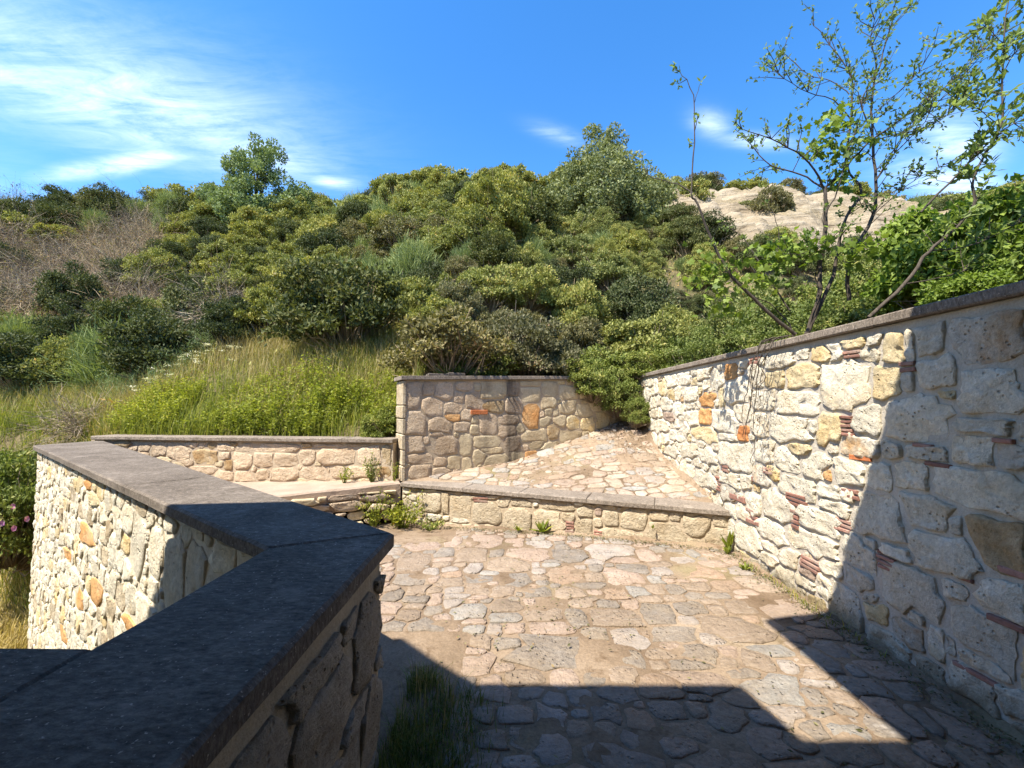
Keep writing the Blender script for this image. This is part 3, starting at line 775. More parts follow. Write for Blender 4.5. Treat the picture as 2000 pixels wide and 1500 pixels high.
RI = [(0.439,0.214,0.175,0.127,'c'),(0.894,0.191,0.151,0.14,'c'),(1.268,0.146,0.21,0.12,'c'),(1.684,0.12,0.199,0.136,'c'),(2.059,0.106,0.189,0.162,'c'),(1.482,0.283,0.089,0.063,'c'),(1.724,0.296,0.152,0.04,'c'),(2.192,0.297,0.224,0.054,'c'),(2.308,0.188,0.098,0.059,'c'),(2.513,0.259,0.104,0.058,'c'),(2.5,0.072,0.107,0.111,'c'),(2.665,0.146,0.058,0.058,'c'),(2.815,0.211,0.097,0.091,'c'),(2.858,0.022,0.237,0.085,'c'),(3.066,0.206,0.154,0.112,'c'),(3.336,0.275,0.111,0.05,'c'),(3.4,0.085,0.214,0.158,'c'),(3.708,0.202,0.15,0.107,'c'),(3.959,0.279,0.086,0.058,'c'),(3.911,0.091,0.145,0.115,'c'),(3.699,0.02,0.075,0.059,'c'),(3.134,0.012,0.049,0.067,'c'),(0.511,0.027,0.116,0.04,'w'),(0.858,0.019,0.125,0.029,'w'),(0.669,0.219,0.053,0.132,'c'),(2.666,0.272,0.047,0.04,'p'),(1.111,0.318,0.086,0.022,'c')]
RIB = [(2.337,0.038,0.052,0.012,6),(1.175,0.304,0.107,0.013,2),(2.663,0.019,0.046,0.011,3)]
PW = [(0.13,1.66,0.117,0.211,'d'),(0.171,1.26,0.146,0.174,'d'),(0.153,0.957,0.127,0.122,'d'),(0.25,0.744,0.199,0.08,'d'),(0.237,0.571,0.161,0.108,'d'),(0.358,1.774,0.098,0.119,'d'),(0.589,1.741,0.148,0.158,'d'),(0.899,1.808,0.155,0.1,'d'),(0.414,1.5,0.159,0.13,'d'),(0.819,1.637,0.08,0.099,'d'),(1.032,1.601,0.108,0.116,'d'),(0.724,1.47,0.135,0.083,'d'),(1.388,1.762,0.218,0.151,'t'),(1.727,1.768,0.109,0.106,'d'),(2.053,1.874,0.191,0.05,'t'),(2.052,1.674,0.181,0.125,'t'),(2.413,1.789,0.169,0.128,'t'),(0.718,1.319,0.135,0.057,'O'),(0.942,1.362,0.09,0.084,'d'),(0.547,1.209,0.177,0.134,'d'),(0.854,1.195,0.121,0.076,'d'),(1.415,1.492,0.157,0.103,'q'),(1.736,1.508,0.155,0.13,'d'),(2.061,1.343,0.152,0.215,'O'),(2.382,1.551,0.149,0.093,'t'),(1.32,1.224,0.138,0.165,'d'),(1.618,1.283,0.17,0.08,'d'),(0.596,0.917,0.209,0.156,'d'),(0.929,0.911,0.11,0.167,'t'),(1.261,0.952,0.204,0.094,'t'),(1.627,1.106,0.161,0.096,'d'),(1.708,0.919,0.154,0.129,'d'),(2.117,1.011,0.267,0.099,'t'),(2.459,1.076,0.12,0.127,'q'),(2.621,1.243,0.122,0.086,'t'),(2.849,1.213,0.126,0.104,'o'),(2.815,0.963,0.229,0.112,'t'),(2.427,0.791,0.218,0.126,'t'),(3.526,1.246,0.159,0.154,'o'),(2.165,0.877,0.144,0.074,'t'),(2.069,0.716,0.123,0.057,'O'),(1.443,0.615,0.244,0.133,'t'),(0.746,0.679,0.115,0.105,'t'),(0.947,0.637,0.081,0.099,'t'),(1.161,0.732,0.117,0.108,'t'),(1.347,0.816,0.198,0.051,'t'),(0.545,0.536,0.138,0.066,'d'),(1.808,0.673,0.11,0.097,'t'),(0.891,0.474,0.121,0.038,'q'),(0.329,1.009,0.045,0.051,'d'),(0.494,1.092,0.115,0.037,'d'),(3.085,1.438,0.162,0.106,'t'),(3.191,1.171,0.142,0.106,'o'),(2.767,1.483,0.177,0.095,'t'),(3.361,1.527,0.145,0.108,'t'),(2.769,1.743,0.177,0.113,'t'),(3.197,1.75,0.176,0.107,'t')]
PB = [(1.149,1.406,0.143,0.031,1)]
LW = [(1.237,0.794,0.2,0.108,'d'),(1.688,0.739,0.205,0.115,'q'),(2.039,0.873,0.143,0.038,'d'),(2.341,0.877,0.133,0.057,'d'),(2.869,0.884,0.375,0.052,'d'),(2.01,0.759,0.093,0.053,'d'),(2.315,0.688,0.167,0.113,'d'),(2.645,0.708,0.156,0.097,'d'),(3.012,0.707,0.186,0.089,'d'),(3.349,0.764,0.128,0.111,'d'),(3.784,0.785,0.291,0.124,'d'),(4.29,0.793,0.177,0.145,'d'),(4.58,0.804,0.099,0.13,'q'),(2.029,0.472,0.143,0.075,'d'),(2.348,0.448,0.154,0.082,'d'),(2.652,0.492,0.123,0.067,'d'),(2.962,0.491,0.219,0.104,'d'),(3.491,0.523,0.206,0.095,'d'),(4.155,0.566,0.193,0.08,'d'),(3.829,0.552,0.11,0.08,'d'),(4.523,0.566,0.129,0.072,'q'),(1.417,0.651,0.104,0.054,'d'),(1.662,0.548,0.213,0.053,'d'),(0.912,0.821,0.132,0.093,'d'),(0.644,0.856,0.107,0.07,'d'),(3.663,0.93,0.237,0.033,'d'),(4.132,0.95,0.194,0.029,'d')]
FL = [(-0.982,4.879,0.196,0.241,'p'),(-0.672,4.935,0.105,0.189,'p'),(-0.316,4.935,0.216,0.265,'p'),(0.023,4.824,0.114,0.181,'p'),(0.287,4.753,0.146,0.131,'w'),(-0.702,4.568,0.108,0.162,'g'),(-0.422,4.458,0.158,0.231,'b'),(-0.974,4.295,0.147,0.257,'b'),(-0.16,4.504,0.075,0.157,'g'),(0.167,4.427,0.209,0.213,'p'),(0.598,4.397,0.182,0.165,'g'),(1.008,4.489,0.26,0.203,'w'),(-0.02,4.171,0.177,0.202,'b'),(0.229,4.131,0.044,0.079,'w'),(-0.751,4.003,0.066,0.08,'w'),(-0.877,3.815,0.135,0.123,'g'),(-0.357,4.092,0.072,0.142,'w'),(-0.292,3.815,0.112,0.084,'g'),(-0.53,3.749,0.102,0.097,'b'),(-0.464,3.584,0.084,0.064,'w'),(0.031,3.782,0.129,0.143,'g'),(0.472,3.884,0.16,0.174,'O'),(0.726,3.804,0.09,0.089,'b'),(0.977,3.804,0.146,0.156,'p'),(0.646,3.634,0.128,0.066,'g'),(0.206,3.507,0.12,0.094,'g'),(0.461,3.498,0.123,0.113,'b'),(-0.602,3.416,0.044,0.107,'p'),(-0.427,3.461,0.102,0.046,'w'),(-0.445,3.32,0.062,0.067,'w'),(-0.586,3.222,0.057,0.063,'g'),(-0.311,3.191,0.116,0.124,'G'),(-0.031,3.279,0.127,0.082,'b'),(0.133,3.337,0.055,0.06,'p'),(0.282,3.337,0.086,0.077,'b'),(-0.04,3.086,0.119,0.065,'G'),(0.229,3.152,0.137,0.106,'b'),(0.454,3.093,0.082,0.124,'g'),(0.729,3.108,0.182,0.133,'b'),(-0.487,3.079,0.061,0.061,'p'),(-0.257,3.043,0.078,0.049,'p'),(-0.12,2.934,0.052,0.065,'w'),(0.017,2.954,0.069,0.066,'p'),(0.266,2.954,0.138,0.086,'p'),(0.554,2.883,0.084,0.082,'g'),(0.312,2.668,0.268,0.173,'g'),(0.743,2.821,0.099,0.115,'w'),(-0.52,2.711,0.06,0.072,'g'),(-0.394,2.762,0.09,0.075,'b'),(-0.196,2.791,0.065,0.071,'b'),(1.638,4.267,0.126,0.155,'w'),(1.348,4.353,0.103,0.161,'p'),(1.669,3.931,0.185,0.155,'O'),(1.793,3.634,0.103,0.091,'O'),(1.523,3.624,0.098,0.081,'b'),(1.05,3.16,0.122,0.16,'g'),(1.323,3.246,0.107,0.105,'g'),(1.711,3.238,0.095,0.104,'b'),(2.031,3.262,0.211,0.179,'p'),(1.23,3.05,0.079,0.057,'w'),(1.075,2.87,0.134,0.106,'g'),(1.279,2.803,0.082,0.077,'w'),(1.323,2.684,0.056,0.065,'p'),(1.144,2.668,0.1,0.091,'g'),(1.593,2.53,0.065,0.058,'w'),(1.31,2.46,0.072,0.05,'g'),(1.674,2.377,0.083,0.028,'w'),(1.474,2.961,0.173,0.154,'b'),(2.109,3.655,0.172,0.175,'b'),(-0.154,2.145,0.055,0.048,'g'),(0.02,2.138,0.069,0.041,'w'),(0.197,2.124,0.059,0.077,'W'),(0.175,1.944,0.054,0.07,'W'),(0.051,2.007,0.058,0.042,'g'),(0.107,2.307,0.051,0.036,'w'),(0.026,1.864,0.069,0.026,'w'),(-0.092,1.989,0.058,0.044,'g'),(0.741,1.961,0.061,0.051,'p'),(0.759,2.179,0.096,0.078,'g'),(1.347,2.151,0.075,0.052,'W'),(1.587,2.108,0.073,0.026,'w'),(1.795,1.908,0.062,0.048,'p'),(1.451,2.589,0.091,0.086,'b'),(0.453,2.169,0.075,0.07,'g'),(1.039,2.134,0.087,0.075,'g'),(0.549,1.978,0.057,0.058,'g')]
sites = [list(s) for s in FL]
for s in sites:
    if s[4] == 'O': s[4] = 'Of'
sandy = lambda X, Y: in_patio(X, Y) & ~((X < -.3) & (Y < 2.9) & (Y > 2.0)) & ~((X < -.3) & (Y < 2.2)) & ~((X > -1.9) & (X < -.7) & (Y > 4.95))
sites = fill_sites(sites, sandy, (-3.5, 2.27, -1.5, 5.9), ((0.06, 0.13), (0.055, 0.12)), ['p', 'b', 'b', 'g', 'b', 'p', 'g', 'b', 'G', 'p', 'g', 'W', 'Of'], 9000, 21, 0.96)
lay_stones(patio, sites, sandy, (0, 0, 0), (1, 0, 0), (0, 1, 0), (0, 0, 1), 0.014, 0.02, (0.003, 0.010), 0.003, 31, {'w': 'W'}, N=16, name='flagstone', flat=True, zfun=patio_z, jit=0.09,
           at=lambda x, y: (x, y, float(patio_z(x, y))), rmax=1.75)

# ================================================================== ramp paving
ramp_poly = [tuple(RS0 + np.array([0.02, 0.36])), tuple(RS1 + np.array([0.03, 0.40])), (2.31, 7.95), (2.2, 7.92), (-1.50, 6.02)]
in_ramp = in_poly(ramp_poly)
def ramp_bed(X, Y): return ramp_z(X, Y)
ramp = tag(link('ramp', sheet('ramp', in_poly([(-1.7, 6.1), (-1.4, 5.9), (2.4, 4.6), (2.4, 8.1), (2.1, 8.1)]), (-1.8, 2.5, 4.4, 8.2), 0.07, ramp_bed, M['joint'], 0.02, 8)), kind='structure')
ramp['world_loc'] = [0.0, 0.0, 0.0]
sites = fill_sites([], in_ramp, (-1.5, 2.28, 4.8, 7.9), ((0.07, 0.17), (0.06, 0.13)), ['rw', 'rw', 'rw', 'p', 'rw', 'b', 'W', 'G', 'Of'], 7000, 41, 1.0)
bare = lambda X, Y: in_ramp(X, Y)
sites = [s for s in sites if not (math.hypot((s[0] - 1.0) / .34, (s[1] - 6.1) / .22) < 1 or math.hypot((s[0] - 1.75) / .3, (s[1] - 6.35) / .25) < 0.9)]
lay_stones(ramp, sites, in_ramp, (0, 0, 0), (1, 0, 0), (0, 1, 0), (0, 0, 1), 0.016, 0.03, (0.003, 0.013), 0.004, 43, N=13, name='paving_stone', flat=True, zfun=ramp_z, jit=0.1,
           at=lambda x, y: (x, y, float(ramp_z(x, y))))

# ================================================================== terrace ledge left of the kerb
ledge_poly = [(-1.53, 5.90), (-1.60, 6.12), (-5.9, 6.6), (-5.95, 6.30), (-3.85, 4.58), (-3.3, 4.9), (-2.85, 5.22)]
def ledge_z(x, y): return 0.45 + 0.03 * (np.asarray(x) + 1.6)
ledge = tag(link('terrace', slab_mesh('terrace', ledge_poly, -0.3, -0.0, mortar_mat('pink_terrace', (0.30, 0.225, 0.165), (0.42, 0.325, 0.25)), 0.02, 0.008, ledge_z)), kind='structure')
ledge['world_loc'] = [0.0, 0.0, 0.0]
e0 = np.array([-1.56, 5.875]); e1 = np.array([-2.85, 5.20]); ed = (e1 - e0) / np.linalg.norm(e1 - e0)
en = np.array([-ed[1], ed[0]]); en = en if en[1] < 0 else -en
inb = lambda U, V_: (U > 0.02) & (U < 1.42) & (V_ > -0.05) & (V_ < 0.36)
sites = fill_sites([], inb, (0, 1.45, -.05, .36), ((0.10, 0.20), (0.035, 0.07)), ['d', 't', 'b'], 900, 51)
lay_stones(ledge, sites, inb, (e0[0] + en[0] * .01, e0[1] + en[1] * .01, 0), (ed[0], ed[1], 0), (0, 0, 1), (en[0], en[1], 0), 0.02, 0.05, (0.0, 0.05), 0.012, 53, N=10)

# ================================================================== kerb wall of the ramp
kd = (RS1 - RS0) / np.linalg.norm(RS1 - RS0); kn = np.array([kd[1], -kd[0]])      # towards the camera
KL = float(np.linalg.norm(RS1 - RS0))
kz0, kz1 = 0.455, 0.41
kerb = thing('kerb_wall', 'knee-high cream rubble kerb with grey stone coping across the foot of the ramp', 'low wall', (0.4, 5.2, 0))
def kp(u, back): return tuple(RS0 + kd * u - kn * back)
link('wall_core', prism('wall_core', [kp(0.0, 0.045), kp(KL, 0.045), kp(KL, 0.42), kp(0.0, 0.36)], -0.25, 0.375, M['mortar_tan']), kerb)
cuts = [0, 0.95, 1.72, 2.55, 3.3, KL]
for i in range(5):
    u0, u1 = cuts[i] + (0.002 if i else 0), cuts[i + 1] - 0.002
    zt = kz0 + (kz1 - kz0) * ((u0 + u1) / 2 / KL)
    f = lambda x, y: kz0 + (kz1 - kz0) * float(((np.array([x, y]) - RS0) @ kd) / KL)
    bk = 0.30 + 0.17 * (u0 / KL), 0.30 + 0.17 * (u1 / KL)
    link('coping_slab', slab_mesh('coping_slab', [kp(u0, 0), kp(u1, 0), kp(u1, bk[1]), kp(u0, bk[0])], -0.058, 0.0, M['coping_warm'], 0.008, 0.004, f), kerb)
kin = lambda U, V_: (U > 0.01) & (U < KL - 0.03) & (V_ > -0.10) & (V_ < 0.392 - 0.012 * U)
kx0 = np.array([-1.53, 5.85]); sd_ = float((RS0 - kx0) @ kd)
sites = [[s[0] - sd_, s[1], s[2], s[3], s[4]] for s in RI]
sites = fill_sites(sites, kin, (0, KL, -.08, .38), ((0.06, 0.12), (0.04, 0.07)), ['c', 'c', 'w'], 500, 61)
ko = RS0 - kn * 0.045
lay_stones(kerb, sites, kin, (ko[0], ko[1], 0), (kd[0], kd[1], 0), (0, 0, 1), (kn[0], kn[1], 0), 0.018, 0.03, (0.005, 0.018), 0.010, 63, N=14, rmax=1.75)
lay_bricks(kerb, [(s[0] - sd_, s[1], s[2], s[3], s[4]) for s in RIB], (ko[0], ko[1], 0), (kd[0], kd[1], 0), (0, 0, 1), (kn[0], kn[1], 0), 65)

# ================================================================== the long right retaining wall
rwall = thing('retaining_wall', 'tall cream rubble stone wall along the right with red brick chips and a grey slate coping', 'wall', (2.45, 2.5, 0))
RX = 2.285
link('wall_core', prism('wall_core', box_poly(RX, -2.4, 2.66, 7.98), -0.25, 1.993, M['mortar']), rwall)
ycuts = [-2.4, -1.1, 0.2, 1.35, 2.62, 3.75, 4.9, 6.0, 7.0, 8.02]
for i in range(len(ycuts) - 1):
    y0, y1 = ycuts[i] + 0.0015, ycuts[i + 1] - 0.0015
    link('coping_slab', slab_mesh('coping_slab', box_poly(2.243 + R.uniform(-.004, .004), y0, 2.70, y1), 1.995, 2.052 + R.uniform(-.002, .002), M['coping_warm'], 0.007, 0.003), rwall)
rin = lambda U, V_: (U > -1.0) & (U < 7.9) & (V_ > -0.02) & (V_ < 1.955)
sites = [list(s) for s in RW]
sites = fill_sites(sites, rin, (-1.0, 7.9, 0, 1.95), ((0.09, 0.17), (0.07, 0.13)), ['w', 'w', 'w', 'o', 'w', 'w', 'q', 'w'], 9000, 71, 1.0)
rin2 = lambda U, V_: rin(U, V_) & (V_ > ramp_z(np.full_like(U, 2.27), U) * (U > 4.75) - 0.03)
lay_stones(rwall, sites, rin2, (RX, 0, 0), (0, 1, 0), (0, 0, 1), (-1, 0, 0), 0.022, 0.03, (0.010, 0.020), 0.015, 73, N=26, jit=0.10, rmax=1.75)
lay_bricks(rwall, RB, (RX, 0, 0), (0, 1, 0), (0, 0, 1), (-1, 0, 0), 75, bright=(4,))

# ================================================================== low end wall (left of the ramp)
pwall = thing('stone_wall', 'chest-high weathered rubble wall with dark rain streaks left of the ramp', 'wall', (0.3, 7.0, 0.4))
pn = np.array([PD[1], -PD[0]])                                       # towards the camera
PLEN = 4.25; TH = 0.46
def pp(u, back): return tuple(P0 + PD * u - pn * back)
PTOP = lambda u: 1.925 + 0.03 * u
def wall_sloped(name, poly, z0, ztop, mat):
    me = prism(name, poly, z0, 1.0, mat)
    for v in me.vertices:
        if v.co.z > z0 + 0.5:
            u = (np.array([v.co.x, v.co.y]) - P0) @ PD
            v.co.z += ztop(u) - 1.0
    return me
link('wall_core', wall_sloped('wall_core', [pp(0.012, 0.015), pp(PLEN, 0.015), pp(PLEN, TH), pp(0.012, TH)], 0.1, lambda u: PTOP(u) - 0.058, M['mortar_dirty']), pwall)
pc = [-.045, 0.9, 1.7, 2.6, 3.5, PLEN]
for i in range(5):
    me = wall_sloped('coping_slab', [pp(pc[i] + .001, -0.03), pp(pc[i + 1] - .001, -0.03), pp(pc[i + 1] - .001, TH + .03), pp(pc[i] + .001, TH + .03)], 0.1, PTOP, M['coping_warm'])
    for v in me.vertices:
        if v.co.z < 0.5:
            u = (np.array([v.co.x, v.co.y]) - P0) @ PD
            v.co.z += PTOP(u) - 0.055 - 0.1
    link('coping_slab', me, pwall)
def pin(U, V_):
    U = np.asarray(U, float)
    return (U > 0.004) & (U < 4.2) & (V_ > ramp_z(P0[0] + PD[0] * U, P0[1] + PD[1] * U) - 0.03) & (V_ < PTOP(U) - 0.075)
sites = fill_sites([list(s) for s in PW], pin, (0, 4.2, .4, 1.95), ((0.07, 0.14), (0.06, 0.12)), ['t', 't', 'd', 'o', 't'], 2500, 81, 1.0)
pinf = lambda U, V_: pin(U, V_)
lay_stones(pwall, sites, pinf, (P0[0] - pn[0] * .015, P0[1] - pn[1] * .015, 0), (PD[0], PD[1], 0), (0, 0, 1), (pn[0], pn[1], 0), 0.012, 0.03, (0.005, 0.010), 0.005, 83, {'O': 'O', 'o': 'o', 'q': 'y'}, N=13, rmax=1.75)
lay_bricks(pwall, PB, (P0[0] - pn[0] * .01, P0[1] - pn[1] * .01, 0), (PD[0], PD[1], 0), (0, 0, 1), (pn[0], pn[1], 0), 85, bright=(0,))
# squared quoins of the free end: one block per course
zq = [0.44, 0.66, 0.88, 1.10, 1.32, 1.51, 1.868]
for i in range(6):
    e = 0.0 if i % 2 else 0.006
    me = slab_mesh('quoin_stone', [pp(-.012 - e, -.004), pp(0.022, -.004), pp(0.022, TH - .01), pp(-.012 - e, TH - .01)], zq[i] + .006, zq[i + 1] - .006, M['c'], 0.010, 0.003)
    link('quoin_stone', me, pwall)
for (u, du, z) in ((0.52, 0.16, 0.0), (0.80, 0.13, 0.004)):
    zt = PTOP(u) + 0.003 + z
    sl = slab_mesh('loose_slab', [pp(u - du, 0.03), pp(u + du, 0.05), pp(u + du - .02, 0.33), pp(u - du + .03, 0.30)], zt, zt + (0.035 if z == 0 else 0.045), M['coping'], 0.006, 0.006)
    me_o = link('loose_slab', sl)
    tag(me_o, 'flat loose slate lying on the coping of the low end wall, ' + ('longer left one' if z == 0 else 'shorter right one'), 'slab', 'loose slates on the end wall')

# ================================================================== low back wall on the left
l0 = np.array([-6.3, 6.65]); l1 = np.array([-1.66, 6.057]); lD = (l1 - l0) / np.linalg.norm(l1 - l0); lN = np.array([lD[1], -lD[0]])
LL = float(np.linalg.norm(l1 - l0))
bwall = thing('low_wall', 'low rubble retaining wall with a pale slab coping below the grassy bank', 'low wall', (-4, 6.4, 0.3))
def lp(u, back): return tuple(l0 + lD * u - lN * back)
link('wall_core', prism('wall_core', [lp(-.3, 0.012), lp(LL - .03, 0.012), lp(LL - .03, 0.34), lp(-.3, 0.34)], 0.0, 0.975, M['mortar_dirty']), bwall)
lc = [-.25, 0.9, 2.0, 3.05, 3.9, LL - .02]
for i in range(5):
    link('coping_slab', slab_mesh('coping_slab', [lp(lc[i] + .002, -.04), lp(lc[i + 1] - .002, -.04), lp(lc[i + 1] - .002, .36), lp(lc[i] + .002, .36)], 0.977, 1.035, M['coping_warm'], 0.008, 0.004), bwall)
lin = lambda U, V_: (U > -.2) & (U < LL - .05) & (V_ > 0.25) & (V_ < 0.955)
sites = fill_sites([list(s) for s in LW], lin, (-.2, LL, .25, .95), ((0.09, 0.18), (0.06, 0.12)), ['d', 't', 'd', 'q'], 1500, 91, 1.0)
lo_ = l0 - lN * .012
lay_stones(bwall, sites, lin, (lo_[0], lo_[1], 0), (lD[0], lD[1], 0), (0, 0, 1), (lN[0], lN[1], 0), 0.018, 0.03, (0.004, 0.016), 0.012, 93, {'q': 'y'}, N=13, rmax=1.75)

# ================================================================== zigzag parapet in front
para = thing('parapet_wall', 'zigzag stone parapet with a broad dark slate coping in the foreground', 'parapet', (-0.72, 1.0, 0))
a_l, a_r = -0.940, -0.504
Bo0, Bo1 = np.array([-0.937, 1.650]), np.array([-6.566, 5.864]); Bi0, Bi1 = np.array([-0.504, 1.847]), np.array([-6.456, 6.735])
ZC = 0.96; TK = 0.068
def copslab(poly, zt=ZC): link('coping_slab', slab_mesh('coping_slab', poly, zt - TK, zt, M['coping'], 0.011, 0.0025), para)
g_ = 0.0015
copslab([(a_l + g_, .556), (a_l + g_, .986), (-2.2, .986), (-2.2, .556)])
copslab([(-2.2 - g_, .556), (-2.2 - g_, .986), (-3.6, .986), (-3.6, .556)])
copslab([(a_l, -1.9), (a_l, .45 - g_), (a_r, .45 - g_), (a_r, -1.9)])
copslab([(a_l, .45 + g_), (a_r, .45 + g_), tuple(Bi0), tuple(Bo0)])
fr = [0, .30, .64, 1.0]
for i in range(3):
    e = 0.0003
    p = [Bo0 + (Bo1 - Bo0) * (fr[i] + e), Bo0 + (Bo1 - Bo0) * (fr[i + 1] - e), Bi0 + (Bi1 - Bi0) * (fr[i + 1] - e), Bi0 + (Bi1 - Bi0) * (fr[i] + e)]
    copslab([tuple(x) for x in p])
outline = [(a_l, -1.9), (a_r, -1.9), tuple(Bi0), tuple(Bi1), tuple(Bo1), tuple(Bo0), (a_l, .986), (-3.6, .986), (-3.6, .556), (a_l, .556)]
core = inset(outline if area2(outline) > 0 else outline[::-1], 0.052)
core_me = prism('wall_core', core, -2.1, ZC - TK - 0.002, M['mortar_para'])
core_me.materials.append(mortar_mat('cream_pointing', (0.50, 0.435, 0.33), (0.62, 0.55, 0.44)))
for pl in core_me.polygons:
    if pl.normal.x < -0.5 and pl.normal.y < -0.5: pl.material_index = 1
link('wall_core', core_me, para)
# outer face of the diagonal
bd = (Bo1 - Bo0) / np.linalg.norm(Bo1 - Bo0); bn = np.array([-bd[1], bd[0]]); bn = bn if bn @ np.array([-0.6, -0.8]) > 0 else -bn
BL = float(np.linalg.norm(Bo1 - Bo0))
BOR = [(3.566, .352, .26, .088, 'O'), (3.09, -.006, .22, .09, 'O'), (3.77, -.234, .19, .085, 'O'), (4.42, .022, .17, .06, 'O'), (3.64, .80, .15, .04, 'O'), (3.37, .70, .15, .06, 'o'), (2.02, .03, .17, .04, 'O'), (4.4, -.76, .16, .057, 'O'),
       (1.55, .62, .13, .17, 'w'), (1.22, .55, .14, .24, 'w'), (0.88, .62, .12, .20, 'w'), (1.95, .58, .17, .19, 'w'), (1.7, .2, .2, .12, 'w'), (1.15, .1, .2, .13, 'w')]
bin_ = lambda U, V_: (U > 0.03) & (U < BL - .04) & (V_ > -1.6) & (V_ < 0.872)
sites = fill_sites([list(s) for s in BOR], bin_, (0, BL, -1.6, .87), ((0.075, 0.135), (0.06, 0.105)), ['w', 'w', 'w', 'w', 'w', 'w', 'o', 'w', 'c'], 14000, 101, 1.0)
bo = Bo0 - bn * 0.052
lay_stones(para, sites, bin_, (bo[0], bo[1], 0), (bd[0], bd[1], 0), (0, 0, 1), (bn[0], bn[1], 0), 0.016, 0.03, (0.006, 0.014), 0.011, 103, N=13, rmax=1.75)
# face towards the patio
ain = lambda U, V_: (U > -1.6) & (U < 1.835) & (V_ > -0.03) & (V_ < 0.80)
ASEED = [(1.30, .55, .20, .14, 's'), (1.66, .62, .14, .15, 's'), (0.92, .66, .17, .10, 's'), (1.72, .28, .10, .16, 's'), (1.42, .22, .17, .15, 's'), (1.02, .33, .2, .17, 's'), (0.55, .55, .17, .16, 's')]
sites = fill_sites([list(s) for s in ASEED], ain, (-1.6, 1.83, 0, .8), ((0.10, 0.20), (0.06, 0.13)), ['s', 's', 'd'], 3500, 111, 1.0)
lay_stones(para, sites, ain, (a_r - .052, 0, 0), (0, 1, 0), (0, 0, 1), (1, 0, 0), 0.020, 0.03, (0.010, 0.020), 0.013, 113, {'d': 's'}, N=24, jit=0.10)
# face of the diagonal towards the patio
cd = (Bi1 - Bi0) / np.linalg.norm(Bi1 - Bi0); cn = np.array([cd[1], -cd[0]]); cn = cn if cn[0] > 0 else -cn
CL = float(np.linalg.norm(Bi1 - Bi0))
cin = lambda U, V_: (U > 0.03) & (U < CL - .6) & (V_ > -0.05) & (V_ < 0.86)
sites = fill_sites([], cin, (0, CL, -.05, .86), ((0.14, 0.24), (0.09, 0.15)), ['t', 's'], 2500, 121, 1.0)
co = Bi0 - cn * 0.052
lay_stones(para, sites, cin, (co[0], co[1], 0), (cd[0], cd[1], 0), (0, 0, 1), (cn[0], cn[1], 0), 0.020, 0.03, (0.005, 0.014), 0.010, 123, {'t': 'c'}, N=10)

# ================================================================== vegetation
def unit(a): return a / np.maximum(np.linalg.norm(a, axis=-1, keepdims=True), 1e-9)
def rdir(g, n): return unit(g.normal(size=(n, 3)))

def leaf_quads(base, d, nrm, L_, W_, fold=0.12, wide=0.45):
    d = unit(d); side = unit(np.cross(d, nrm)); nn = np.cross(side, d)
    L_ = np.asarray(L_)[:, None] if np.ndim(L_) else L_; W_ = np.asarray(W_)[:, None] if np.ndim(W_) else W_
    mid = base + d * L_ * wide
    V = np.stack([base, mid + side * W_ * .5 + nn * W_ * fold, base + d * L_, mid - side * W_ * .5 + nn * W_ * fold], 1).reshape(-1, 3)
    F = np.arange(len(V)).reshape(-1, 4)
    return V, F
def ribbons(a, b_, w, g):
    d = b_ - a; side = unit(np.cross(unit(d), rdir(g, len(a))))
    w = np.asarray(w)[:, None]
    V = np.stack([a - side * w, a + side * w, b_ + side * w * .5, b_ - side * w * .5], 1).reshape(-1, 3)
    return V, np.arange(len(V)).reshape(-1, 4)
def combine(parts):
    """parts: (V, F, var array, material index)"""
    V = []; F = []; va = []; mi = []; o = 0
    for v, f, q, m in parts:
        V.append(v); F.append(f + o); o += len(v)
        va.append(np.broadcast_to(q, (len(f),))); mi.append(np.full(len(f), m))
    return np.concatenate(V), np.concatenate(F), np.concatenate(va), np.concatenate(mi)

def dome_points(g, n, rx, ry, rz, lo=-0.15, shell=0.45):
    d = rdir(g, n * 4); d = d[d[:, 2] > lo][:n]
    r = g.uniform(0, 1, (len(d), 1)) ** shell
    return d, d * r * np.array([rx, ry, rz])

